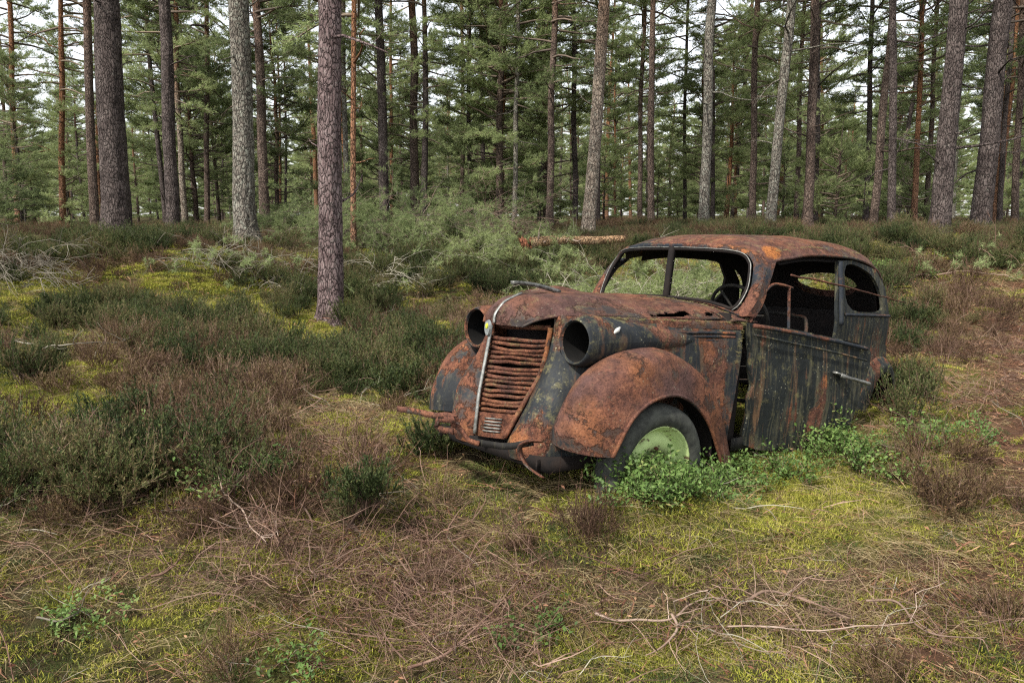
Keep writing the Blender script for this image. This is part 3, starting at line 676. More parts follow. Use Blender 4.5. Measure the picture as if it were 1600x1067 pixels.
# bumper irons
def iron(name, pts, w_, mat=None, up=(0, 0, 1), n=40):
    P = catmull(np.array(pts, float), n); V, F = band(L3(P), w_, .007, up); return link(name, make_mesh(name, V, [F], mat or CM['frame'], smooth=False), car)
iron('bumper_iron', [(-.10, -.46, .40), (-.10, -.30, .415), (-.10, -.12, .425), (-.10, -.01, .445), (-.09, .05, .44), (-.10, .0, .425), (-.10, -.07, .415), (-.10, -.095, .385), (-.09, -.07, .365), (-.08, .02, .37)], .030, n=70)
iron('bumper_iron', [(-.08, .0, .405), (-.06, .05, .385), (-.05, .10, .345), (-.03, .16, .335)], .024)
iron('bumper_iron', [(-.02, .10, .335), (-.02, .22, .345), (-.02, .36, .365), (.0, .50, .41)], .030, CM['inner'])
iron('bumper_iron', [(.02, .54, .42), (-.02, .50, .415), (-.04, .465, .39), (-.03, .46, .35), (-.02, .50, .305), (-.02, .60, .28)], .034, up=(.9, .3, .3))
iron('chassis_horn', [(.12, .40, .26), (.2, .38, .26), (.5, .36, .26)], .07, CM['black'])
iron('chassis_horn', [(.10, -.36, .26), (.2, -.36, .26), (.5, -.36, .26)], .07, CM['black'])
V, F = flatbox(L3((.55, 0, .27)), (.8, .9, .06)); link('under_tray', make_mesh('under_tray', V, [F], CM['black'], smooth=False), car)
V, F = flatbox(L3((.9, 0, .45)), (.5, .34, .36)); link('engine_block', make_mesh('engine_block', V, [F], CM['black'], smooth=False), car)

# wheels
def make_wheel():
    r = bpy.data.objects.new('wheel', None); COL.objects.link(r); r.parent = car
    a = np.linspace(0, 2 * np.pi, 57)[:-1]
    def rev(prof, name, mat, par):
        n = len(prof); V = np.array([[(R * math.cos(t), y, R * math.sin(t)) for t in a] for R, y in prof]).reshape(-1, 3)
        i = np.arange(n - 1)[:, None] * 56; j = np.arange(56)[None]; k = (j + 1) % 56
        F = np.stack([i + j, i + k, i + 56 + k, i + 56 + j], -1).reshape(-1, 4)
        return link(name, make_mesh(name, V, [F], mat), par)
    rev([(.215, .045), (.222, .062), (.245, .074), (.275, .074), (.30, .060), (.312, .045), (.318, .02), (.319, -.02), (.312, -.045), (.29, -.07), (.25, -.075), (.215, -.05)], 'tyre', CM['tyre'], r)
    rm = rev([(.214, -.05), (.20, -.045), (.20, .03), (.214, .058), (.221, .060), (.222, .050), (.214, .046), (.200, .040), (.188, .012), (.176, .004), (.160, .030), (.130, .036), (.105, .022), (.092, .024), (.085, .0), (.0, .0)], 'rim', CM['rim'], r)
    rev([(.075, .002), (.073, .030), (.055, .040), (.030, .046), (.001, .048)], 'hub', CM['rim'], r)
    for q in range(5):
        t = q * 2 * math.pi / 5 + .3; V, F = tube([(.105 * math.cos(t), .018, .105 * math.sin(t)), (.105 * math.cos(t), .040, .105 * math.sin(t))], .008, 6)
        link('bolt', make_mesh('bolt', V, F, CM['slat']), rm)
    return r
wh = make_wheel(); wh.location = L3((.675, .600, .245)); wh.rotation_euler = (math.radians(-4), 0, math.radians(-4)); wh['label'] = 'front wheel with flaking pale green rim'
def copy_tree(o, parent):
    c = o.copy(); COL.objects.link(c); c.parent = parent
    for ch in [x for x in o.children]: copy_tree(ch, c)
    return c
w2 = copy_tree(wh, car); w2.location = L3((.675, -.60, .245)); w2.rotation_euler = (0, 0, math.pi); del w2['label']

# roof and tail in one pressing
RF = [
 [(1.50, 0, 1.385), (1.52, .30, 1.38), (1.575, .455, 1.35), (1.65, .53, 1.29)],
 [(1.66, 0, 1.435), (1.68, .30, 1.425), (1.74, .46, 1.385), (1.80, .545, 1.32)],
 [(2.1, 0, 1.485), (2.1, .30, 1.47), (2.1, .465, 1.43), (2.1, .555, 1.36)],
 [(2.6, 0, 1.50), (2.6, .30, 1.485), (2.6, .46, 1.445), (2.6, .555, 1.37)],
 [(3.0, 0, 1.475), (3.0, .30, 1.455), (2.97, .45, 1.405), (2.92, .545, 1.32)],
 [(3.25, 0, 1.40), (3.22, .30, 1.37), (3.15, .44, 1.31), (3.06, .54, 1.20)],
 [(3.36, 0, 1.27), (3.32, .28, 1.24), (3.22, .43, 1.18), (3.08, .555, 1.07)],
 [(3.44, 0, 1.08), (3.41, .28, 1.07), (3.29, .43, 1.04), (3.09, .565, .98)],
 [(3.52, 0, .85), (3.48, .28, .85), (3.34, .44, .84), (3.10, .575, .82)],
 [(3.55, 0, .40), (3.51, .28, .40), (3.36, .45, .40), (3.12, .585, .40)]]
net = [[(x, -y, z) for x, y, z in r[:0:-1]] + list(r) for r in RF]
rw = lambda c: (np.hypot(c[:, 1] / .24, (c[:, 2] - 1.24) / .07) < 1) & (c[:, 0] > 3)
roof = sheet('roof', net, CM['roof'], (2.5, 0, .9), 110, 80, .005, .007, 3.2, cut=rw, snap=(1.24, .24, .07), seed=71, fine=.0018)
for s in (1, -1):                                            # gutter
    pipe('gutter', [(x, (y + .006) * s, z - .002) for x, y, z in [r[-1] for r in RF[:7]]], .009, CM['roof'] if s > 0 else CM['inner'], 70, parent=roof, wob=.002)
    V, T = cdt([(0, 0), (0, 1), (1, 1), (1, 0)], [], .1)
# windscreen surround: swept pillars, header, centre bar, chrome trim
INN = [(1.455, 0, 1.052), (1.455, .25, 1.045), (1.435, .42, 1.025), (1.43, .495, 1.012), (1.445, .53, 1.05), (1.49, .545, 1.14), (1.525, .53, 1.235), (1.545, .505, 1.29), (1.535, .45, 1.335), (1.50, .30, 1.352), (1.485, 0, 1.358)]
OUT = [(1.44, 0, 1.044), (1.44, .30, 1.035), (1.41, .48, 1.00), (1.40, .575, .985), (1.43, .60, 1.02), (1.49, .605, 1.13), (1.56, .585, 1.23), (1.61, .56, 1.285), (1.60, .495, 1.345), (1.53, .31, 1.382), (1.50, 0, 1.388)]
INN = INN + [(x, -y, z) for x, y, z in INN[-2:0:-1]] + INN[:1]; OUT = OUT + [(x, -y, z) for x, y, z in OUT[-2:0:-1]] + OUT[:1]
net = [[i, tuple((np.array(i) + np.array(o)) / 2 + np.array([-.012, 0, .004])), o] for i, o in zip(INN, OUT)]
ws = sheet('windscreen_frame', net, CM['pillar'], (1.9, 0, 1.1), 130, 8, .018, .002, 6, seed=81)
pipe('chrome_trim', [(x - .014, y * .985, z) for x, y, z in INN[3:-3]], .0032, CM['dullchrome'], 160, parent=ws, wob=.001)
pipe('rubber_seal', [(x - .004, y * .965, 1.2 + (z - 1.2) * .94) for x, y, z in INN], .010, CM['black'], 160, parent=ws, wob=.001)
V, F = band(L3(catmull(np.array([(1.452, 0, 1.05), (1.462, 0, 1.2), (1.478, 0, 1.36)]), 12)), .034, .03, (0, 1, 0)); link('centre_bar', make_mesh('centre_bar', V, [F], CM['black'], smooth=False), ws)
for s in (1, -1):                                            # A pillar side faces down to the sill
    net = [[(1.40 + .0, .595 * s, .99), (1.46, .612 * s, .985)], [(1.45, .610 * s, 1.06), (1.52, .615 * s, 1.06)], [(1.50, .606 * s, 1.14), (1.57, .605 * s, 1.15)], [(1.565, .588 * s, 1.23), (1.63, .588 * s, 1.235)], [(1.615, .562 * s, 1.285), (1.70, .560 * s, 1.30)]]
    sheet('pillar', net, CM['pillar'], (1.9, 0, 1.1), 24, 6, .03, .001, 6, seed=82)
    net = [[(1.36, .55 * s, .98), (1.44, .56 * s, .98)], [(1.35, .54 * s, .7), (1.45, .55 * s, .7)], [(1.30, .54 * s, .3), (1.44, .55 * s, .3)]]
    sheet('hinge_post', net, CM['black'], (1.9, 0, .6), 30, 6, .03, .003, 6, seed=83)  # post painted black, so the door gap's shade is in its colour

# rear quarter: side windows, B pillar, wheel arch
def yside(x, z):
    y = .605 - .16 * np.clip(z - 1.0, 0, 1) ** 1.1 - .02 * np.clip(.6 - z, 0, 1)
    y = y + .004 * np.sin((z - .9) * 20) * (z < 1); return y - .30 * np.clip(x - 2.95, 0, 1) ** 2
arch = [(3.02 + (.20 if math.cos(t) > 0 else .20) * math.cos(t) - .02, .30 + .33 * math.sin(t)) for t in np.linspace(math.pi, 1.0, 14)]
outl = [(2.36, .28), (2.36, 1.03), (2.40, 1.345), (2.6, 1.362), (2.9, 1.315), (3.03, 1.20), (3.065, 1.07), (3.08, .98), (3.09, .82), (3.11, .60)] + arch[::-1] + [(2.69, .25)]
win = roundp([(2.475, 1.035), (2.475, 1.325), (2.62, 1.338), (2.86, 1.275), (2.97, 1.15), (2.985, 1.035)])
for s in (1, -1):
    ol_ = outl if s > 0 else [(2.36, .28), (2.36, 1.03), (2.76, 1.035), (2.84, 1.10), (2.84, 1.22), (2.74, 1.32), (2.62, 1.36)] + outl[4:]
    q = panel('quarter_panel', ol_, [win] if s > 0 else [], .035, lambda x, z: np.c_[x, yside(x, z) * s, z], CM['door'] if s > 0 else CM['black'], (2.6, 0, .8), .02, .003, 5, seed=91)  # far panel near-black: cabin shade painted on, near one keeps door paint
    if s > 0: pipe('pillar_moulding', [(2.40, (yside(2.4, .95) + .004) * s, .95), (2.405, (yside(2.4, 1.15) + .004) * s, 1.15), (2.415, (yside(2.4, 1.34) + .004) * s, 1.34)], .018, CM['pillar'], 16, parent=q)
    pipe('belt_moulding', [(x, (yside(x, 1.015) + .004) * s, 1.015) for x in (2.45, 2.7, 2.95, 3.02, 3.07)], .010, CM['pillar'], 30, parent=q)
    # rear wing
    RW = []
    for t in np.linspace(math.pi - .05, -.25, 9):
        c_, s_ = math.cos(t), math.sin(t); a_ = (.36 if c_ < 0 else .24); b_ = (.22 if c_ < 0 else .17)
        RW.append([(3.0 + (a_ + .02) * c_, .585, .30 + .45 * s_), (3.0 + a_ * c_, .62, .30 + .43 * s_), (3.0 + (a_ + b_) / 2 * c_, .655, .30 + .39 * s_), (3.0 + b_ * c_, .655, .30 + .345 * s_)])
    sheet('rear_wing', mir(RW, s), CM['door'], (3.05, .3 * s, .3), 50, 16, .005, .004, 5, seed=95)
    an = np.linspace(0, math.pi, 24)
    net = np.array([[(3.0 - .25 * math.cos(a_), yy * s, .28 + .36 * math.sin(a_)) for yy in (.30, .45, .60)] for a_ in an])
    V, F = loft(net, 30, 8); V, F = solid(L3(V), [F], .004); link('wheel_arch', make_mesh('wheel_arch', V, F, CM['black']), car)
    V, F = flatbox(L3((3.02, .32 * s, .40)), (.60, .02, .5)); link('inner_wing', make_mesh('inner_wing', V, [F], CM['black'], smooth=False), car)
    iron('sill', [(1.36, .59 * s, .29), (1.9, .59 * s, .29), (2.5, .585 * s, .29), (2.70, .58 * s, .29)], .07, CM['inner'])

# doors, built in their own plane (u back from the hinge, v up)
def door(s, th, sag, mat, fmat, broken):
    c, sn = math.cos(th), math.sin(th)
    def D(u, v, w_=0.0):
        u = np.asarray(u, float); v = np.asarray(v, float)
        bul = .020 * np.sin(np.clip((v - .3) / .7, 0, 1) * np.pi) + w_ - .02
        v2 = v - sag * u
        return np.stack([1.405 + u * c - bul * sn, (.612 + u * sn + bul * c) * s, v2], -1)
    r = bpy.data.objects.new('door', None); COL.objects.link(r); r.parent = car
    ol = [(.0, .955), (.35, .985), (.70, 1.00), (1.02, 1.01), (1.055, .97), (1.045, .90), (1.01, .80), (.97, .70), (.93, .58), (.89, .44), (.80, .34), (.55, .30), (.16, .275), (.06, .29), (.05, .34), (.065, .46), (.05, .55), (.07, .62), (.035, .72), (.04, .80)]
    panel('door_skin', dens(ol, .05) if broken else ol, [], .035, lambda x, z: D(x, z), mat, (1.9, 0, .7), .035, .004 if broken else .002, 5, parent=r, seed=101)
    def dp(name, pts, rad, mt, par=r, **kw): return pipe(name, [D(u, v, w_) for u, v, w_ in pts], rad, mt, parent=par, **kw)
    dp('belt_moulding', [(.03, .945, .02), (.35, .965, .02), (.70, .98, .02), (.99, .985, .02)], .012, CM['pillar'])
    dp('crease_moulding', [(.03, .895, .024), (.35, .905, .026), (.70, .915, .026), (.98, .915, .024)], .006, mat)
    if broken: dp('door_frame', [(.03, .96, -.01), (.085, 1.06, -.015), (.14, 1.15, -.02), (.20, 1.20, -.025), (.28, 1.215, -.03), (.36, 1.215, -.03)], .011, fmat, n=40, flat=.7)
    if broken: dp('quarter_light_bar', [(.335, 1.215, -.03), (.335, 1.10, -.02), (.335, .975, -.01)], .010, fmat, flat=.7)
    if broken:
        h = dp('door_handle', [(.735, .790, .035), (.77, .785, .062), (.86, .782, .066), (.95, .778, .066), (.965, .775, .05)], [.016, .010, .010, .012, .006], CM['dullchrome'], n=24)
        dp('handle_plate', [(.70, .80, .022), (.80, .79, .024)], .020, CM['chrome'], par=h, flat=.35)
    else:
        pass
    return D
D1 = door(1, math.radians(11), .165, CM['door'], CM['pillar'], True)
door(-1, 0.0, 0.0, CM['inner'], CM['inner'], False)
pipe('loose_window_bar', [(1.70, .66, 1.225), (2.0, .68, 1.205), (2.4, .70, 1.17), (3.05, .71, 1.11)], [.009, .010, .009, .006], CM['frame'], 30, flat=.6, wob=.003)

# interior
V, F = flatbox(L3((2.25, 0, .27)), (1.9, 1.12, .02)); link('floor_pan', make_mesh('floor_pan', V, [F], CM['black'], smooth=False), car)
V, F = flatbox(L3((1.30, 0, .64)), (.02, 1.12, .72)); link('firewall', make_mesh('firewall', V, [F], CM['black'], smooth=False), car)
net = [[(1.46, y, 1.03) for y in (-.54, 0, .54)], [(1.54, y, 1.02) for y in (-.54, 0, .54)], [(1.57, y, .93) for y in (-.54, 0, .54)], [(1.50, y, .82) for y in (-.54, 0, .54)]]
sheet('dashboard', net, CM['inner'], (1.3, 0, .6), 16, 30, .006, .002, 6)
sw = bpy.data.objects.new('steering_wheel', None); COL.objects.link(sw); sw.parent = car
sw.location = L3((1.80, .28, .985)); sw.rotation_euler = (0, math.radians(-62), 0)
a = np.linspace(0, 2 * np.pi, 49); V, F = tube(np.c_[.19 * np.cos(a), .19 * np.sin(a), 0 * a], .011, 8, cap=False); link('wheel_rim', make_mesh('wheel_rim', V, F, CM['inner']), sw)
for t in (1.57, 1.57 + 2.1, 1.57 - 2.1):
    V, F = tube([(0, 0, -.02), (.18 * math.cos(t), .18 * math.sin(t), 0)], .008, 6); link('spoke', make_mesh('spoke', V, F, CM['inner']), sw)
V, F = tube([(0, 0, 0), (0, 0, -.5)], .018, 8); link('column', make_mesh('column', V, F, CM['inner']), sw)
for sx_, yy in ((2.0, .30), (2.0, -.30)):
    st_ = bpy.data.objects.new('seat_frame', None); COL.objects.link(st_); st_.parent = car
    pipe('back_tube', [(sx_ + .05, yy - .22, .45), (sx_ + .16, yy - .22, .92), (sx_ + .18, yy - .12, .99), (sx_ + .18, yy + .12, .99), (sx_ + .16, yy + .22, .92), (sx_ + .05, yy + .22, .45)], .012, CM['inner'], 40, parent=st_)
    pipe('base_tube', [(sx_ + .05, yy - .22, .48), (sx_ - .38, yy - .2, .50), (sx_ - .42, yy, .50), (sx_ - .38, yy + .2, .50), (sx_ + .05, yy + .22, .48)], .012, CM['inner'], 40, parent=st_)
    for q in range(5):
        pipe('spring', [(sx_ + .07 + .022 * q, yy - .21, .55 + .085 * q), (sx_ + .09 + .022 * q, yy, .55 + .085 * q + .02), (sx_ + .07 + .022 * q, yy + .21, .55 + .085 * q)], .004, CM['inner'], 14, parent=st_)
net = [[(2.72, y, .45) for y in (-.5, 0, .5)], [(2.78, y, .7) for y in (-.5, 0, .5)], [(2.88, y, .98) for y in (-.5, 0, .5)], [(2.98, y, 1.0) for y in (-.5, 0, .5)]]
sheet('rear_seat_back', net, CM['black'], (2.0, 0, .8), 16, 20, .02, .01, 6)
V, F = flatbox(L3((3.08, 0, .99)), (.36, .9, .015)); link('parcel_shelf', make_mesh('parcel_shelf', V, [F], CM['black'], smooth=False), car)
# roof lining and header rails, cabin shade put in as near-black
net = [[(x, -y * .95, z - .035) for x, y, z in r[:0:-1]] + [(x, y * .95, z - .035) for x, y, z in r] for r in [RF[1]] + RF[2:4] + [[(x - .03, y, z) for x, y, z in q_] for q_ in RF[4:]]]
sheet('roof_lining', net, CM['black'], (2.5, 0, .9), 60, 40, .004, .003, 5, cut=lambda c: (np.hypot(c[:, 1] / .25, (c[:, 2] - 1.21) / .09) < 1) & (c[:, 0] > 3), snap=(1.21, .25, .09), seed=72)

# ------------------------------------------------------------------ pines
def trunk_mesh(name, Ht, r0, mat, sides=16, seg=60, seed=0, flare=.55, stubs=14, stub_z=(1.5, 12), stub_len=(.1, .9), bend=.05, rough=.035):
    z = np.concatenate([np.linspace(-.4, 2.5, int(seg * .4)), np.linspace(2.5, Ht, seg)[1:]])
    t = np.clip(z / Ht, 0, 1); r = r0 * (1 - .50 * t - .42 * t ** 4) * (1 + flare * np.exp(-np.clip(z + .05, 0, 9) / .16) + .10 * np.exp(-np.clip(z, 0, 9) / .8))
    cx = bend * np.sin(z * .45 + seed) * t ** .5 * 2 + .02 * np.sin(z * 1.7 + seed); cy = bend * np.cos(z * .38 + seed * 2) * t ** .5 * 2
    b0 = np.array([np.interp(0, z, cx), np.interp(0, z, cy)]); cx = cx - b0[0]; cy = cy - b0[1]
    a = np.arange(sides) / sides * 2 * np.pi
    A = np.broadcast_to(a, (len(z), sides)); R = np.broadcast_to(r[:, None], A.shape)
    q = np.stack([np.cos(A) * 3.2, np.sin(A) * 3.2, np.broadcast_to(z[:, None], A.shape) * 2.2], -1) + seed * 3.1
    root = 1 + .38 * np.exp(-np.clip(z[:, None], 0, 9) / .22) * vnoise(np.stack([np.cos(A) * 1.6, np.sin(A) * 1.6, A * 0], -1) + seed)
    R = R * root * (1 + .05 * fbm(q, 2, seed)) + r0 * rough * fbm(q * 4.5, 2, seed + 7)
    V = np.stack([cx[:, None] + R * np.cos(A), cy[:, None] + R * np.sin(A), np.broadcast_to(z[:, None], A.shape)], -1).reshape(-1, 3)
    i = np.arange(len(z) - 1)[:, None] * sides; j = np.arange(sides)[None]; k = (j + 1) % sides
    mb = MB(); mb.add(V, np.stack([i + j, i + k, i + sides + k, i + sides + j], -1).reshape(-1, 4), 0)
    rr = np.random.default_rng(seed + 100)
    for s in range(stubs):                                   # snags left by dead branches
        zz = rr.uniform(*stub_z); an = rr.uniform(0, 2 * np.pi); L = rr.uniform(*stub_len) * (.4 + rr.random()); rb = np.interp(zz, z, r)
        c = np.array([np.interp(zz, z, cx), np.interp(zz, z, cy), zz]); d = np.array([math.cos(an), math.sin(an), rr.uniform(-.25, .35)])
        P = [c + d * rb * .5]
        for q_ in range(4): 
            d = d + rr.normal(size=3) * .22; d /= np.linalg.norm(d); P.append(P[-1] + d * L / 3.2)
        rad = min(.028, .010 + .012 * L) * (1 if L > .25 else 1.2)
        v, f = tube(P, np.linspace(rad, rad * .35, 5), 5); mb.add(v, f, 0)
        if L > .5:
            for q_ in range(rr.integers(2, 6)):
                k_ = rr.integers(1, 4); p0 = P[k_]; dd = d + rr.normal(size=3) * .6; dd /= np.linalg.norm(dd); l2 = L * rr.uniform(.2, .5)
                v, f = tube([p0, p0 + dd * l2 * .5, p0 + dd * l2 + np.array([0, 0, rr.uniform(-.1, .05)])], [.006, .004, .002], 4); mb.add(v, f, 0)
    return mb.mesh(name, mat)
def crown_mesh(name, h0, Ht, spread, nb, seed, dens_=1.0, nlen=.105, nw=.015, mat=None, droop=.1, tuft_n=9, flat=.35):
    rr = np.random.default_rng(seed); mb = MB(); T0 = []; TD = []; TW = []
    for b in range(nb):
        t = (b + rr.random()) / nb; z = h0 + (Ht - h0) * t ** .92
        prof = (math.sin(min(1, (t + .18) / .55) * math.pi / 2) if t < .37 else math.cos((t - .37) / .63 * math.pi / 2 * .93) ** .8)
        L = spread * prof * rr.uniform(.55, 1.15) + .15; an = rr.uniform(0, 2 * np.pi); el = rr.uniform(-.15, .3) + .55 * t
        d = np.array([math.cos(an) * math.cos(el), math.sin(an) * math.cos(el), math.sin(el)]); P = [np.array([0, 0, z])]; n = 6
        for q in range(n):
            d = d + rr.normal(size=3) * .12 + np.array([0, 0, -droop * .5 + .10 * q / n]); d /= np.linalg.norm(d); P.append(P[-1] + d * L / n)
        P = np.array(P); rb = .012 + .014 * L; v, f = tube(P, np.linspace(rb, rb * .25, len(P)), 4, cap=False); mb.add(v, f, 0)
        nt_ = int((6 + 8 * L) * dens_)
        for q in range(nt_):
            u = rr.uniform(.32, 1.0) ** .8 * n; k = min(n - 1, int(u)); p0 = P[k] + (P[k + 1] - P[k]) * (u - k)
            dr = P[k + 1] - P[k]; dr /= np.linalg.norm(dr); sd_ = np.cross(dr, [0, 0, 1]); sd_ /= np.linalg.norm(sd_) + 1e-9
            dd = dr * rr.uniform(.3, .9) + sd_ * rr.choice([-1, 1]) * rr.uniform(.3, 1) + np.array([0, 0, rr.uniform(-.15, .45)]); dd /= np.linalg.norm(dd)
            l2 = rr.uniform(.25, .6) * (.5 + .35 * L ** .5); p1 = p0 + dd * l2
            v, f = tube([p0, (p0 + p1) / 2 + [0, 0, .02], p1], [.006, .005, .003], 3, cap=False); mb.add(v, f, 0)
            m = int(rr.uniform(4, 8)); s = rr.uniform(.25, 1.05, m)
            c = p0 + (p1 - p0) * s[:, None] + rr.normal(size=(m, 3)) * np.array([.07, .07, .04]) * (.5 + .5 * l2 / .5)
            T0.append(c); x = dd + np.array([0, 0, .35]) + rr.normal(size=(m, 3)) * .35; TD.append(x / np.linalg.norm(x, axis=1)[:, None])
    C = np.concatenate(T0); D = np.concatenate(TD); N = len(C)
    C = np.repeat(C, tuft_n, 0); D = np.repeat(D, tuft_n, 0); M_ = len(C)
    dirs = D * .7 + rr.normal(size=(M_, 3)) * .55; dirs /= np.linalg.norm(dirs, axis=1)[:, None]
    p0 = C + D * rr.uniform(-.05, .05, (M_, 1)); L = nlen * rr.uniform(.7, 1.25, (M_, 1)); p1 = p0 + dirs * L
    v, f = needles(p0 - dirs * .01, p1, nw * rr.uniform(.7, 1.3, M_)); mb.add(v, f, 1)
    return mb.mesh(name, [M['limb'], mat or M['needle']], smooth=False)
CROWN = {}
for i in range(4): CROWN['tall%d' % i] = (crown_mesh('crown', 6.8, 15.5, 1.9, 38, 40 + i, .8, mat=M['needle']), 15.5)
for i in range(4): CROWN['mid%d' % i] = (crown_mesh('crown', 3.4, 13.5, 1.9, 52, 60 + i, .9, mat=M['needle'] if i % 2 else M['needle_dark']), 13.5)
for i in range(4): CROWN['full%d' % i] = (crown_mesh('crown', .5, 10.5 - i * .8, 2.0, 78, 80 + i, 1.2, mat=M['needle'] if i != 2 else M['needle_dark']), 10.5 - i * .8)
def tree(cat, label, u, v, utop, wpx, D, bk, crown, group=None, Ht=None, stubs=16, cs=1.0, near=False, seed=0, stub_len=(.1, .9), bend=.05):
    """base at photo column u; D metres away (None: where the ray meets the ground)"""
    if D is None: g = ground_at(u, v)
    else:
        d = pix_ray(u, v); g = Vector((d[0] / d[1] * D, D, 0)); g.z = float(H(g.x, g.y)) 
    d0 = g.y * math.cos(PITCH) - (g.z - CAM_H) * math.sin(PITCH); r0 = wpx / F_PX * d0 / 2 * .86
    dt = pix_ray(utop, 0); top = Vector((dt[0] / dt[1] * g.y, g.y, CAM_H + dt[2] / dt[1] * g.y)); ax_ = (top - g)
    rnd = random.Random(seed)
    ax_.y += rnd.uniform(-.02, .02) * ax_.length
    Ht = Ht or CROWN[crown][1] * cs
    t = bpy.data.objects.new(cat, None); COL.objects.link(t); t.location = g
    t.rotation_mode = 'QUATERNION'; t.rotation_quaternion = ax_.to_track_quat('Z', 'Y') @ Vector((0, 0, 1)).rotation_difference(Vector((0, 0, 1)))
    tag(t, label, 'tree', group)
    me = trunk_mesh('trunk', Ht, r0, BK[bk], 44 if near else 16, 200 if near else 60, seed, stubs=stubs, stub_len=stub_len, bend=bend, stub_z=(1.2, 11 if near else Ht * .7))
    link('trunk', me, t)
    if crown:
        c = link('crown', CROWN[crown][0], t); c.scale = (cs, cs, Ht / CROWN[crown][1]); c.rotation_euler = (0, 0, rnd.uniform(0, 6.28))
    return t
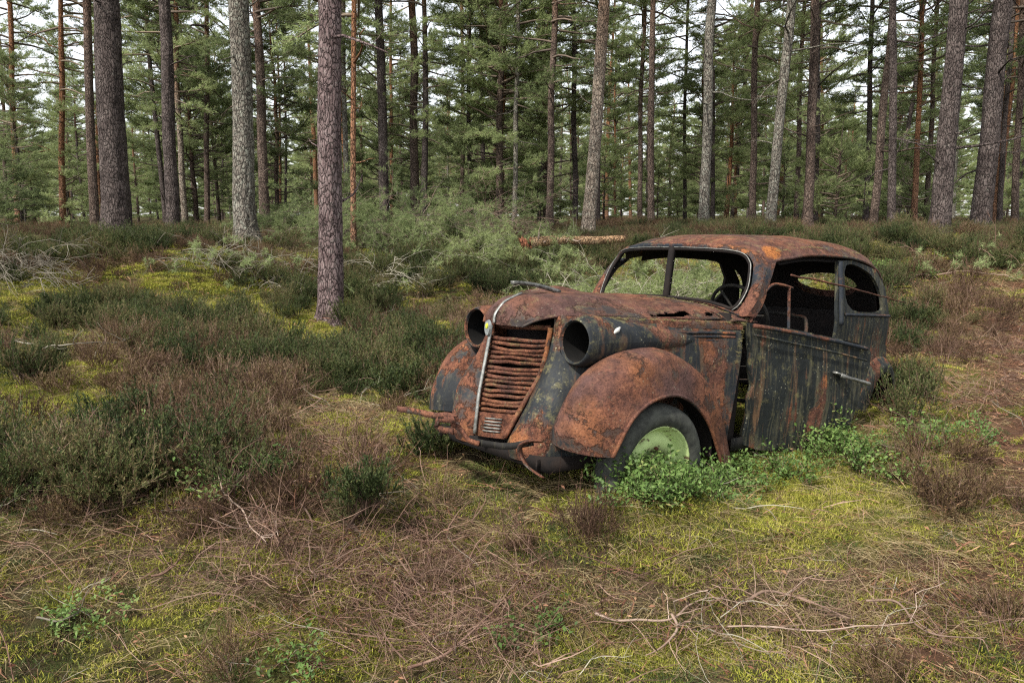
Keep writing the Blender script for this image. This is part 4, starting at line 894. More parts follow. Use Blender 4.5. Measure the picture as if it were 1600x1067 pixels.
near_trees = [
 # label, u, v, utop, width px, D, bark, crown, stubs
 ('thick dark grey pine trunk standing at the left, widest of the left group', 183, 366, 166, 47, 14.3, 'dark', 'tall0', 10),
 ('pale grey scaly pine trunk rising from pale cut brushwood left of the purplish trunk', 384, 384, 373, 37, 13.4, 'grey', 'tall1', 10),
 ('nearest pine, with purplish brown flaky bark, rooted beside the yellow moss', 517, 500, 512, 42, None, 'purple', 'tall2', 12),
 ('brown pine leaning slightly right close behind the pale scaly trunk', 414, 352, 397, 18, 22, 'brown', 'mid0', 14),
 ('slim dark pine trunk just right of the thick dark grey trunk', 270, 352, 256, 23, 19, 'dark', 'tall3', 12),
 ('slender orange barked pine at the far left edge', 30, 350, 12, 11, 27, 'orange', 'mid1', 18),
 ('slender pinkish pine between the orange edge tree and the forked brown one', 98, 348, 90, 11, 27, 'orange', 'mid2', 18),
 ('mid brown pine leaning left beside the thick dark grey trunk', 149, 350, 129, 16, 21, 'brown', 'tall1', 16),
 ('thin orange pine tucked against the left side of the thick dark trunk', 157, 348, 146, 8, 30, 'orange', 'mid3', 16),
 ('pale orange pine immediately right of the slim dark trunk', 290, 346, 276, 11, 26, 'pale', 'mid0', 16),
 ('thin brown pine standing alone midway between dark and pale scaly trunks', 324, 352, 324, 10, 27, 'brown', 'mid2', 20),
 ('slim orange pine with its foot in heather just right of the nearest trunk', 553, 405, 559, 10, 12.8, 'orange', 'mid1', 16),
 ('narrow pale lichened stem close against the right of the nearest trunk', 544, 352, 538, 10, 24, 'grey', 'mid3', 14),
 ('straight dark pine behind the green brush, left of the pair', 601, 335, 589, 18, 24, 'dark', 'tall0', 18),
 ('straight grey brown pine behind the green brush, right of the pair', 648, 335, 641, 16, 25, 'brown', 'tall2', 18),
 ('small orange stem between the two straight pines behind the brush', 612, 340, 610, 7, 34, 'orange', 'mid0', 12),
 ('branchy brown pine with leafy crown left of the pale log', 781, 352, 777, 14, 25, 'brown', 'full0', 20),
 ('thin lichened pine with dense green crown just left of the log stump', 803, 362, 808, 9, 24, 'grey', 'mid1', 20),
 ('reddish dark pine rising behind the pale fallen log', 859, 358, 862, 13, 22, 'brown', 'mid2', 14),
 ('pale lichened pine leaning right with orange upper bark behind the windscreen', 918, 366, 944, 23, 17, 'pale', 'tall3', 14),
 ('dark slim pine hiding behind the leaning pale pine', 934, 350, 940, 10, 26, 'dark', 'mid0', 14),
 ('straight red brown pine above the front of the car roof', 1017, 364, 1022, 12, 22, 'brown', 'tall1', 22),
 ('thin brown pine left of the straight red brown one', 1000, 366, 1004, 9, 26, 'brown', 'mid3', 22),
 ('very slim dark pine midway between the roof front and the pale stout trunk', 1070, 366, 1075, 7, 30, 'dark', 'mid1', 18),
 ('stout pinkish grey pine above the middle of the car roof', 1100, 370, 1113, 18, 18, 'grey', 'tall2', 16),
 ('dark stem pressed against the right side of the stout pinkish pine', 1112, 362, 1118, 8, 28, 'dark', 'mid0', 12),
 ('thin grey brown pine left of the lichened leaning trunk above the roof', 1175, 368, 1184, 12, 22, 'brown', 'mid2', 22),
 ('pale lichen covered pine leaning right above the roof', 1203, 372, 1232, 18, 18, 'grey', 'tall0', 26),
 ('slim pine right of the pale lichen covered one', 1243, 366, 1257, 9, 25, 'brown', 'mid3', 18),
 ('grey brown pine with rough bark above the rear of the roof, left of its pair', 1259, 368, 1273, 17, 19, 'brown', 'tall3', 20),
 ('darker pine of the pair above the rear of the roof', 1271, 366, 1280, 12, 22, 'dark', 'mid1', 16),
 ('pale orange stem behind the pair above the roof', 1279, 358, 1287, 7, 34, 'orange', 'mid0', 12),
 ('slim dark pine leaning right before the bank, right of the roof', 1352, 354, 1363, 10, 25, 'dark', 'mid2', 18),
 ('straight brown pine with pinkish upper bark on the bank right of the car', 1364, 354, 1388, 14, 20, 'brown', 'tall1', 18),
 ('straight dark brown pine on the heather bank right of the car', 1393, 358, 1396, 14, 19, 'dark', 'tall2', 16),
 ('slim reddish pine midway along the right bank', 1428, 354, 1438, 10, 24, 'orange', 'mid3', 18),
 ('thin red brown pine just left of the stout grey trunk on the right bank', 1447, 352, 1463, 9, 26, 'brown', 'mid1', 18),
 ('stout grey pine leaning right at the top of the right bank', 1466, 372, 1502, 33, 13.6, 'dark', 'tall0', 34),
 ('big dark pine with swept trunk and dead branches near the right edge', 1531, 356, 1568, 33, 15, 'dark', 'tall3', 34),
 ('thin dark pine behind the big dark one near the right edge', 1562, 350, 1580, 9, 26, 'dark', 'mid0', 16),
 ('slim pine cut by the right edge of the picture', 1586, 348, 1598, 12, 21, 'brown', 'mid2', 20),
 ('slight orange stem in the gap left of the roof front', 961, 360, 963, 5, 38, 'orange', 'full1', 10),
 ('short bright orange stem standing above the middle of the roof', 1149, 366, 1151, 5, 38, 'orange', 'full2', 10),
 ('thin brown pine with a round green crown in the sky gap behind the brush', 720, 335, 724, 8, 32, 'brown', 'mid3', 18),
 ('tiny dark stem right of the thin brown pair behind the scaly trunk', 445, 350, 446, 5, 38, 'dark', 'mid1', 12),
 ('thin orange stem left of the tiny dark one behind the scaly trunk', 438, 350, 432, 5, 38, 'orange', 'mid2', 12),
]
for i, (lb, u, v, ut, wp, D, bk, cr, sb) in enumerate(near_trees):
    nr = wp >= 22
    tree('pine_tree', lb, u, v, ut, wp, D, bk, cr, seed=i * 3 + 1, stubs=sb, near=nr, cs=(1.0 if (D or 9) > 18 else 1.05), bend=.03 if nr else .05,
         stub_len=(.15, 1.3) if u > 1150 or u < 110 else (.1, .8))
# wood behind: individuals sharing meshes
bgT = [trunk_mesh('trunk', 13.5, .095 + .02 * (i % 3), BK[b], 8, 26, 200 + i, stubs=10, stub_z=(1, 9)) for i, b in enumerate(('dark', 'brown', 'orange', 'brown', 'grey', 'dark'))]
KINDS = [('full', 'young pine green almost to the ground in the crowded wood behind', 'young green pines of the wood behind'),
         ('mid', 'slim tall pine with high crown in the crowded wood behind', 'slim tall pines of the wood behind')]
pos = []
rr = np.random.default_rng(5); tries = 0
while len(pos) < 185 and tries < 20000:
    tries += 1
    D = 24 + 66 * rr.random() ** .8; u = rr.uniform(-60, 1660); x = (u - 800) / F_PX * D
    if all((x - a) ** 2 + (D - b) ** 2 > (1.9 + D * .012) ** 2 for a, b, _ in pos): pos.append((x, D, u))
bg_src = {}
for i, (x, D, u) in enumerate(pos):
    gapy = ell(u, 0, 680, 0, 60, 1) + ell(u, 0, 215, 0, 35, 1) + ell(u, 0, 1080, 0, 45, 1) + ell(u, 0, 1325, 0, 45, 1) + ell(u, 0, 60, 0, 60, 1) + ell(u, 0, 450, 0, 45, 1) * .7
    kd = 0 if rr.random() < (.26 if D < 50 else .30) + .5 * gapy else 1
    key = KINDS[kd][0] + str(rr.integers(0, 4)); sc = rr.uniform(.8, 1.15) * (1 - .30 * min(1, gapy))
    t = bpy.data.objects.new('pine_tree', None); COL.objects.link(t); t.location = (x, D, float(H(x, D)) - .05)
    t.rotation_euler = (rr.uniform(-.03, .03), rr.uniform(-.035, .035) + (u - 800) * 3e-5, rr.uniform(0, 6.28)); t.scale = (sc, sc, sc)
    tag(t, KINDS[kd][1], 'tree', KINDS[kd][2])
    link('trunk', bgT[rr.integers(0, 6)], t).scale = (1, 1, CROWN[key][1] / 13.5)
    link('crown', CROWN[key][0], t)

# young pines and bushes closing the view between the trunks
YP = [crown_mesh('crown', .15, 3.4 - .5 * i, 1.25, 32, 120 + i, .8, mat=M['needle'] if i % 2 else M['needle_dark'], nlen=.11, nw=.016) for i in range(3)]
YT = trunk_mesh('trunk', 3.2, .05, BK['brown'], 7, 14, 333, stubs=0)
for i in range(46):
    D = 20 + 50 * rr.random() ** 1.1; u = rr.uniform(-40, 1640); x = (u - 800) / F_PX * D; sc = rr.uniform(.45, 1.1)
    t = bpy.data.objects.new('young_pine', None); COL.objects.link(t); t.location = (x, D, float(H(x, D)) - .05); t.scale = (sc,) * 3; t.rotation_euler = (0, 0, rr.uniform(0, 6.28))
    tag(t, 'bushy young pine growing between the taller trunks behind', 'young pine', 'young pines between the trunks')
    link('trunk', YT, t); link('crown', YP[i % 3], t)
# far wood as one mass
fr = crown_mesh('f', .2, 12, 2.3, 60, 500, .8, nlen=.16, nw=.03, tuft_n=7); frv = MB()
vv = np.zeros(len(fr.vertices) * 3, np.float32); fr.vertices.foreach_get('co', vv); nl = len(fr.loops); lv = np.zeros(nl, np.int32); fr.loops.foreach_get('vertex_index', lv)
mi = np.zeros(len(fr.polygons), np.int32); fr.polygons.foreach_get('material_index', mi); lt = np.zeros(len(fr.polygons), np.int32); fr.polygons.foreach_get('loop_total', lt)
q4 = int((lt == 4).sum() * 4); st_ = np.concatenate([[0], np.cumsum(lt)[:-1]])
T3 = lv[st_[lt == 3][:, None] + np.arange(3)]; frv.add(vv.reshape(-1, 3), T3, 1)
Q4 = lv[st_[lt == 4][:, None] + np.arange(4)]; frv.add(vv.reshape(-1, 3), Q4, 0)
bpy.data.meshes.remove(fr)
nfar = 520; fD = 85 + 110 * rng.random(nfar); fu = rng.uniform(-160, 1760, nfar); fx = (fu - 800) / F_PX * fD
scatter('far_wood', [frv], np.c_[fx, fD, H(fx, fD)], np.c_[np.zeros(nfar), np.zeros(nfar), rng.uniform(0, 6.28, nfar)], rng.uniform(.7, 1.15, nfar), np.zeros(nfar), [M['limb'], M['needle']])
# ------------------------------------------------------------------ ground cover prototypes
def grow_strips(mb, P0, dirs, L, W, bend, m, k=4, taper=1.0, curl=0.0):
    """ribbons growing from P0 along dirs and bending by the vector field bend"""
    N = len(P0); P = [P0]; d = dirs / (np.linalg.norm(dirs, axis=1)[:, None] + 1e-9)
    for i in range(k - 1):
        d = d + bend / k + curl * rng.normal(size=(N, 3)); d = d / (np.linalg.norm(d, axis=1)[:, None] + 1e-9)
        P.append(P[-1] + d * (L[:, None] / (k - 1)))
    P = np.stack(P, 1); t = np.linspace(0, 1, k); w = np.asarray(W).reshape(-1, 1) * (1 - taper * t ** 1.5)[None]
    V, Q = strips(P, np.maximum(w, .0004)); mb.add(V, Q, m); return P
def leaves(mb, C, D, L, W, m):
    D = D / (np.linalg.norm(D, axis=1)[:, None] + 1e-9); P = np.stack([C, C + D * L[:, None] * .5, C + D * L[:, None]], 1)
    P[:, 1, 2] += L * .08; Wd = np.stack([W * .15, W, W * .1], 1); V, Q = strips(P, Wd, rs=np.array([0, 0, 1.0]) + rng.normal(size=(len(C), 1, 3)) * .35); mb.add(V, Q, m)
def heather(h, spread, ns, sprigs, bare=0.0, lean=.5):
    mb = MB(); a = rng.uniform(0, 6.283, ns); r = spread * .35 * rng.random(ns) ** .5; P0 = np.c_[r * np.cos(a), r * np.sin(a), np.full(ns, -.03)]
    d = np.c_[np.cos(a) * lean * rng.random(ns), np.sin(a) * lean * rng.random(ns), np.ones(ns)] + rng.normal(size=(ns, 3)) * .15
    L = h * rng.uniform(.55, 1.1, ns); P = grow_strips(mb, P0, d, L, np.full(ns, .0045), rng.normal(size=(ns, 3)) * .5, 0, 6, .7, .12)
    # side shoots
    m = 5; idx = np.repeat(np.arange(ns), m); t = rng.uniform(.35, .95, len(idx)) * 5; k = np.minimum(4, t.astype(int)); f = (t - k)[:, None]
    q0 = P[idx, k] * (1 - f) + P[idx, k + 1] * f; dd = (P[idx, k + 1] - P[idx, k]); dd /= np.linalg.norm(dd, axis=1)[:, None]; dd = dd + rng.normal(size=dd.shape) * .5; dd[:, 2] += .35
    l2 = h * rng.uniform(.15, .4, len(idx)); P2 = grow_strips(mb, q0, dd, l2, np.full(len(idx), .0028), np.c_[np.zeros((len(idx), 2)), np.full(len(idx), .6)], 0, 4, .6, .1)
    if sprigs:
        allP = np.concatenate([P[:, 2:].reshape(-1, 3), P2.reshape(-1, 3)]); seg = np.concatenate([(P[:, 3:] - P[:, 2:-1]).reshape(-1, 3), (P2[:, 1:] - P2[:, :-1]).reshape(-1, 3)])
        b0 = np.concatenate([P[:, 2:-1].reshape(-1, 3), P2[:, :-1].reshape(-1, 3)]); keep = rng.random(len(b0)) > bare; b0, seg = b0[keep], seg[keep]
        ii = np.repeat(np.arange(len(b0)), sprigs); c = b0[ii] + seg[ii] * rng.random((len(ii), 1)); u = seg[ii] / (np.linalg.norm(seg[ii], axis=1)[:, None] + 1e-9)
        dr = u + rng.normal(size=c.shape) * .55; dr[:, 2] += .3; leaves(mb, c, dr, rng.uniform(.010, .026, len(ii)), rng.uniform(.0035, .006, len(ii)), 1)
    return mb
def grass(n, L, spread, flat, w=.0022, m=0):
    mb = MB(); a = rng.uniform(0, 6.283, n); r = spread * rng.random(n) ** .6; P0 = np.c_[r * np.cos(a), r * np.sin(a), -.012 * np.ones(n)]
    b = rng.uniform(0, 6.283, n); d = np.c_[np.cos(b), np.sin(b), rng.uniform(.1, 1.2, n) * (1 - flat)]
    grow_strips(mb, P0, d, L * rng.uniform(.4, 1.2, n), w * rng.uniform(.6, 1.3, n), np.c_[rng.normal(size=(n, 2)) * .6, -np.full(n, .8)], m, 5, .8, .08); return mb
def mossc_(n, hgt, spread):
    mb = MB(); a = rng.uniform(0, 6.283, n); r = spread * rng.random(n) ** .5; P0 = np.c_[r * np.cos(a), r * np.sin(a), .6 * hgt * (1 - (r / spread) ** 2) - .015]
    d = np.c_[np.cos(a) * .5 * r / spread, np.sin(a) * .5 * r / spread, np.ones(n)] + rng.normal(size=(n, 3)) * .55
    grow_strips(mb, P0, d, hgt * rng.uniform(.4, 1, n), rng.uniform(.0018, .0036, n), rng.normal(size=(n, 3)) * .9, 0, 3, .8); return mb
def bilb(ns, h, spread):
    mb = MB(); a = rng.uniform(0, 6.283, ns); r = spread * rng.random(ns) ** .5; P0 = np.c_[r * np.cos(a), r * np.sin(a), np.zeros(ns)]
    d = np.c_[np.cos(a) * .3, np.sin(a) * .3, np.ones(ns)] + rng.normal(size=(ns, 3)) * .3; P = grow_strips(mb, P0, d, h * rng.uniform(.5, 1.1, ns), np.full(ns, .0025), rng.normal(size=(ns, 3)) * .7, 0, 6, .5, .1)
    b0 = P[:, 1:].reshape(-1, 3); ii = np.repeat(np.arange(len(b0)), 3); c = b0[ii] + rng.normal(size=(len(ii), 3)) * .012
    dr = rng.normal(size=c.shape); dr[:, 2] = np.abs(dr[:, 2]) * .5 + .15; leaves(mb, c, dr, rng.uniform(.012, .024, len(ii)), rng.uniform(.008, .014, len(ii)), 1); return mb
def tangle(n, L, spread, up):
    mb = MB(); P0 = np.c_[rng.normal(size=(n, 2)) * spread * .5, np.full(n, -.02)]; a = rng.uniform(0, 6.283, n)
    d = np.c_[np.cos(a), np.sin(a), rng.uniform(.0, up, n)]; P = grow_strips(mb, P0, d, L * rng.uniform(.4, 1.2, n), rng.uniform(.002, .0055, n), np.c_[rng.normal(size=(n, 2)) * 1.0, rng.normal(size=n) * .5 - .1], 0, 7, .7, .22)
    m = n * 3; ii = rng.integers(0, n, m); k = rng.integers(1, 6, m); q = P[ii, k]; dd = P[ii, k] - P[ii, k - 1]; dd = dd / np.linalg.norm(dd, axis=1)[:, None] + rng.normal(size=(m, 3)) * .55
    grow_strips(mb, q, dd, L * rng.uniform(.1, .4, m), np.full(m, .0018), rng.normal(size=(m, 3)) * .6, 0, 4, .6, .2); return mb

def spread_pts(n, rmin, rmax, fn, power=1.0, ang=(-44, 44), hard=None, grow=0.0):
    """random ground points in a wedge before the camera, thinned by the cover map fn(u, v)"""
    r = rmin + (rmax - rmin) * rng.random(n) ** power; a = np.radians(rng.uniform(ang[0], ang[1], n)); x = r * np.sin(a); y = r * np.cos(a)
    z = H(x, y); P = np.c_[x, y, z]; u, v, d = to_pix(P); p = fn(u, v, r, x, y); ok = (rng.random(n) < p) & ~in_car(x, y, grow); return P[ok]
def put(name, protos, P, mats, smin, smax, tilt=.12, near_scale=None):
    n = len(P); kid = rng.integers(0, len(protos), n); s = rng.uniform(smin, smax, n)
    if near_scale is not None: s = s * near_scale(np.hypot(P[:, 0], P[:, 1]))
    rot = np.c_[rng.normal(size=(n, 2)) * tilt, rng.uniform(0, 6.283, n)]; print(name, n)
    return scatter(name, protos, P, rot, s, kid, mats)
nz = lambda x, y, f, s: .5 + .5 * np.clip(fbm(p3(x * f, y * f), 3, s) * 1.4, -1, 1)
def clampf(a): return np.clip(a, 0, 1)
# where heather stands (photo columns / rows of its place on the ground)
HG = [(200, 600, 260, 110, .45), (60, 500, 120, 40, .6), (90, 560, 150, 70, .9), (330, 560, 190, 75, 1.0), (120, 700, 150, 90, .8), (380, 640, 160, 70, .7), (560, 545, 130, 60, .7), (660, 480, 120, 60, .9), (500, 430, 180, 40, 1.1), (200, 510, 120, 30, .9), (760, 440, 160, 40, 1.0), (180, 400, 220, 30, .9), (1450, 385, 240, 25, 1.2), (1420, 560, 60, 60, .5), (1330, 690, 70, 50, .4), (700, 700, 60, 35, .6), (585, 800, 40, 35, .5), (60, 760, 90, 60, .5), (1380, 440, 60, 40, .6), (900, 410, 160, 25, 1.0)]
HB = [(870, 800, 110, 45, 1.5), (640, 790, 80, 40, .6), (430, 800, 170, 70, .55), (650, 860, 160, 60, .35), (1150, 850, 120, 50, .45), (250, 600, 280, 110, .4), (850, 800, 90, 60, 1.3), (1000, 855, 90, 30, .9), (760, 700, 40, 25, .6), (300, 640, 140, 80, .7), (430, 760, 110, 70, .7), (120, 780, 140, 60, .5), (250, 420, 160, 30, .7), (620, 560, 110, 60, .7), (900, 790, 130, 60, 1.1), (1000, 830, 160, 60, .9), (740, 780, 80, 60, .6), (1120, 800, 60, 60, .7), (1420, 720, 60, 50, .25), (1480, 520, 130, 80, .35), (1560, 960, 80, 60, .8), (860, 740, 60, 25, .9), (1300, 900, 120, 60, .4), (1560, 400, 100, 40, .8), (500, 400, 120, 30, .6), (1420, 470, 60, 60, .4), (700, 860, 120, 50, .5)]
BB = [(985, 762, 50, 26, 1.5), (1410, 425, 55, 14, 1.0), (1040, 752, 95, 34, 1.8), (1290, 680, 110, 36, 1.8), (1110, 730, 70, 30, 1.3), (1400, 640, 40, 25, .6), (1270, 880, 40, 25, .5), (150, 1000, 120, 60, .35), (560, 985, 130, 50, .4), (350, 950, 160, 60, .35), (800, 1000, 90, 40, .3), (300, 740, 80, 40, .3), (1340, 960, 100, 40, .12), (60, 980, 70, 60, .4)]
MOSSY = [(330, 470, 85, 25, 1.1), (440, 518, 75, 20, .8), (55, 450, 75, 16, .7), (1500, 592, 40, 16, .9), (110, 640, 80, 25, .7), (590, 690, 70, 35, .9), (1210, 760, 120, 60, .8), (60, 480, 60, 14, .6)]
TG = [(600, 900, 190, 70, .9), (800, 900, 150, 90, .8), (450, 860, 120, 60, .6), (1080, 960, 130, 60, .5), (1300, 1000, 180, 50, .25), (1500, 980, 130, 90, .5), (200, 860, 160, 70, .3), (650, 1010, 150, 40, .5), (300, 700, 200, 70, .3), (560, 700, 80, 50, .3), (1550, 560, 100, 130, .35)]
def fld(L, u, v, b=0.0):
    o = np.full(np.shape(u), b, float)
    for cx, cy, sx, sy, a in L: o = o + a * ell(u, v, cx, cy, sx, sy)
    return o
heath = [heather(.34, .22, 46, 9), heather(.40, .20, 40, 9, .1), heather(.28, .26, 50, 9), heather(.36, .24, 44, 8, .25)]
heathb = [heather(.32, .24, 46, 6, .45, .7), heather(.38, .20, 44, 5, .55, .6), heather(.26, .26, 50, 7, .35, .8)]
heathf = [heather(.36, .40, 60, 5), heather(.30, .44, 60, 4, .2)]
nomoss = lambda u, v: (1 - clampf(1.5 * ell(u, v, 512, 520, 55, 45))) * (1 - clampf(1.5 * ell(u, v, 384, 400, 40, 16))) * (1 - clampf(1.8 * ell(u, v, 1070, 785, 85, 80))) * (1 - clampf(1.4 * ell(u, v, 1230, 690, 90, 40))) * (1 - .97 * clampf(1.7 * fld(MOSSY, u, v)))
fh = lambda u, v, r, x, y: nomoss(u, v) * clampf((fld(HG, u, v, .04) * .75) * np.clip(2.6 * nz(x, y, .9, 21) - .75, .05, 1.3) * np.where(v > 820, .35, 1))
fb = lambda u, v, r, x, y: nomoss(u, v) * clampf((fld(HB, u, v, .05) * .9) * np.clip(2.4 * nz(x, y, 1.1, 31) - .55, .08, 1.4))
put('heather', heath, spread_pts(5200, 2.7, 13.5, fh, .8, grow=.06), [M['stem_dark'], M['heather']], .45, 1.08, .2)
put('brown_heather', heathb, spread_pts(4600, 2.5, 13.5, fb, .8, grow=.05), [M['stem'], M['heather_brown']], .42, .95, .25)
ff = lambda u, v, r, x, y: clampf(1.7 * nz(x, y, .45, 41) - .4)
ff2 = lambda u, v, r, x, y: clampf(1.7 * nz(x, y, .45, 43) - .4)
put('far_heather', heathf, spread_pts(3600, 12.5, 34, ff, 1.0), [M['stem_dark'], M['heather']], .38, .8)
put('far_brown_heather', heathf, spread_pts(3000, 12.5, 34, ff2, 1.0), [M['stem'], M['heather_brown']], .38, .8)
mossp = [mossc_(300, .022, .09), mossc_(260, .028, .08), mossc_(340, .018, .11)]
nored = lambda u, v: 1 - .85 * clampf(1.2 * ell(u, v, 1550, 580, 130, 170))
fm = lambda u, v, r, x, y: nored(u, v) * clampf((field('moss', u, v, .30)) * (.3 + 1.3 * nz(x, y, 2.3, 51)))
put('moss_cover', mossp, spread_pts(30000, 2.0, 13, fm, .75, grow=-.5), [M['moss']], .6, 1.5, .15, lambda r: 1 + .09 * np.clip(r - 4, 0, 9))
fm2 = lambda u, v, r, x, y: nored(u, v) * clampf(.30 * (.2 + 1.3 * nz(x, y, 1.7, 61)))
put('green_moss_cover', mossp, spread_pts(18000, 2.0, 13, fm2, .75, grow=-.5), [M['mossgreen']], .6, 1.4, .15, lambda r: 1 + .09 * np.clip(r - 4, 0, 9))
gr1 = [grass(46, .15, .10, .75), grass(40, .20, .08, .6), grass(54, .11, .12, .85)]
fs = lambda u, v, r, x, y: (.3 + .7 * nored(u, v)) * clampf(field('straw', u, v, .32) * (.35 + 1.1 * nz(x, y, 1.9, 71)))
put('dry_grass', gr1, spread_pts(26000, 2.0, 13, fs, .75, grow=-.5), [M['straw']], .6, 1.3, .2, lambda r: 1 + .08 * np.clip(r - 4, 0, 9))
def flakes(n, sp):
    mb = MB(); C = np.c_[rng.normal(size=(n, 2)) * sp, rng.uniform(.0, .02, n)]; D = rng.normal(size=(n, 3)) * [1, 1, .25]; leaves(mb, C, D, rng.uniform(.008, .026, n), rng.uniform(.004, .011, n), 0); return mb
lit = [flakes(7, .10), grass(50, .07, .13, .95, .0025), tangle(16, .16, .16, .15)]
fl = lambda u, v, r, x, y: clampf(field('litter', u, v, .18))
put('needle_litter', lit, spread_pts(20000, 2.0, 13, fl, .75, grow=-.5), [M['litter']], .7, 1.4, .15, lambda r: 1 + .08 * np.clip(r - 4, 0, 9))
bbp = [bilb(22, .13, .10), bilb(26, .10, .12), bilb(18, .16, .09)]
fbb = lambda u, v, r, x, y: clampf(fld(BB, u, v, .0) * np.where(v > 800, clampf(3.2 * nz(x, y, 2.6, 91) - 1.7), np.maximum(clampf(2.6 * nz(x, y, 2.2, 93) - .6), clampf(1.2 * ell(u, v, 1015, 760, 90, 45)))))
put('bilberry', bbp, spread_pts(11000, 2.2, 12.5, fbb, .9, grow=-.02), [M['stem_dark'], M['bilberry']], .7, 1.35, .2)
tg = [tangle(20, .42, .20, .7), tangle(18, .34, .22, .9), tangle(22, .50, .18, .5)]
ft = lambda u, v, r, x, y: clampf(fld(TG, u, v, .03) * (.3 + 1.2 * nz(x, y, 1.3, 81)))
put('bare_heather_stems', tg, spread_pts(4200, 2.2, 9, ft, .9, grow=.1), [M['stem']], .6, 1.15, .2)
put('fallen_twigs', [tangle(5, .35, .25, .12), tangle(4, .28, .2, .15)], spread_pts(1500, 2.1, 12, lambda u, v, r, x, y: np.full(len(x), .5), .9, grow=.1), [M['twig']], .5, 1.2, .1)
# ------------------------------------------------------------------ moss caught on the car
cm_pts = []
def on_car(n, f, sc=1.0):
    for _ in range(n):
        P = f(); cm_pts.append((*car_world(*P), sc * rng.uniform(.5, 1.2)))
U_ = rng.uniform
on_car(330, lambda: (lambda y: (1.405 + U_(-.035, .03) + .03 * abs(y / .5) ** 2, y, 1.052 - .075 * abs(y / .55) ** 2.4))(U_(-.5, .585)))
on_car(120, lambda: (lambda x: (x, np.interp(x, [.4, .6, .95, 1.38], [.325, .41, .483, .583]) + U_(-.012, .006), .957))(U_(.42, 1.38)), .7)
on_car(50, lambda: (lambda t: (1.365 + U_(-.03, .0) - .03 * t, .612 + U_(-.004, .006), .96 - .22 * t))(U_(0, 1) ** 1.5), .5)
on_car(90, lambda: (lambda x: (x, U_(-.18, -.10) + .4 * (x - .6), 1.062))(U_(.75, 1.3)), .6)
on_car(70, lambda: (lambda x: (x, .50 + U_(-.03, .02), np.interp(x, [1.8, 2.1, 2.6], [1.37, 1.412, 1.43])))(U_(1.78, 2.35)), .6)
on_car(40, lambda: (U_(2.4, 2.8), .49, 1.42), .5)
cp_ = np.array(cm_pts)
mcar = [mossc_(26, .010, .020), grass(14, .030, .016, .8, .0014)]
scatter('moss_on_car', mcar, cp_[:, :3] + [0, 0, .002], np.c_[rng.normal(size=(len(cp_), 2)) * .2, rng.uniform(0, 6.28, len(cp_))], cp_[:, 3], rng.integers(0, 2, len(cp_)), [leaf_mat('dry_moss', [(.1, (.10, .09, .035)), (.5, (.24, .21, .09)), (.9, (.38, .34, .16))])])

# ------------------------------------------------------------------ fallen wood and brush
def on_ground(pts, lift=.02, n=None, amp=.02, seed=0):
    G = np.array([tuple(ground_at(u, v)) for u, v in pts]); P = catmull(G, n or len(pts) * 7)
    P[:, 2] = H(P[:, 0], P[:, 1]) + lift + amp * (1 + vnoise(P * 2.3, seed)); P[:, :2] += .02 * np.stack([vnoise(P * 7, seed + 1), vnoise(P * 7, seed + 2)], -1)
    return P
def branch(label, pts, r, lift=.02, mat='stem_pale', seed=0, twigs=5, amp=.02):
    P = on_ground(pts, lift, seed=seed, amp=amp); mb = MB(); r *= .68; R = np.linspace(r, r * .35, len(P)) * (1 + .25 * vnoise(P * 20, seed)); v, f = tube(P, R, 7); mb.add(v, f)
    q = np.random.default_rng(seed)
    for _ in range(twigs):
        k = q.integers(2, len(P) - 1); d = P[k] - P[k - 1]; d /= np.linalg.norm(d) + 1e-9; d = d + q.normal(size=3) * .7; d[2] = abs(d[2]) * .6; L = q.uniform(.08, .3); T = [P[k]]
        for s in range(5): d = d + q.normal(size=3) * .35; d /= np.linalg.norm(d); T.append(T[-1] + d * L / 5)
        T = np.array(T); T[:, 2] = np.maximum(T[:, 2], H(T[:, 0], T[:, 1]) + .01); v, f = tube(T, np.linspace(r * .4, .0012, 6), 5); mb.add(v, f)
    o = mb.obj('fallen_branch', [M[mat]]); tag(o, label, 'branch'); return o
M['stem_pale'] = leaf_mat('weathered_stem', [(.1, (.10, .065, .048)), (.5, (.23, .155, .115)), (.9, (.40, .31, .25))], trans=0)
branch('pale twisted stem snaking left to right at the bottom, right of the purple stems', [(925, 985), (960, 998), (1000, 999), (1050, 996), (1075, 975), (1110, 964), (1162, 973)], .009, .03, seed=1)
branch('pale bent stem running down to the bottom edge below the twisted one', [(1050, 988), (1058, 1015), (1042, 1036), (1008, 1058)], .009, .03, seed=2, twigs=2)
branch('long pale curved branch in the right foreground', [(1165, 970), (1200, 947), (1245, 955), (1290, 972), (1330, 981)], .010, .035, seed=3)
branch('pale arched branch lying among brown heather at the lower right', [(1350, 962), (1395, 970), (1430, 1000), (1470, 1020), (1540, 1021)], .008, .035, seed=4)
branch('dark curved branch at the bottom edge left of centre', [(640, 1062), (700, 1040), (760, 992), (812, 948)], .010, .03, 'stem', seed=5)
branch('short pale forked stick in the moss at the left foreground', [(345, 780), (375, 828), (402, 858), (418, 880)], .007, .06, seed=6, twigs=8)
branch('thin grey stick lying across the bottom left corner', [(60, 985), (100, 990), (135, 980)], .007, .03, 'twig', seed=7, twigs=2)
branch('reddish stem reaching up from the moss near the left foreground', [(240, 935), (265, 920), (290, 890), (325, 800)], .007, .05, 'stem', seed=8)
branch('long thin pale root crossing the right foreground', [(1130, 1008), (1200, 1003), (1290, 1012), (1390, 1008), (1445, 997)], .006, .03, seed=9, twigs=4)
branch('pale dead stick in the heather at the left edge of the clearing', [(30, 568), (90, 575), (140, 570), (215, 552)], .012, .16, 'twig', seed=10, twigs=6)
branch('pale straight branch lying on the reddish slope right of the car', [(1430, 441), (1480, 438), (1530, 437), (1572, 441)], .018, .06, 'stem_pale', seed=11, twigs=6)
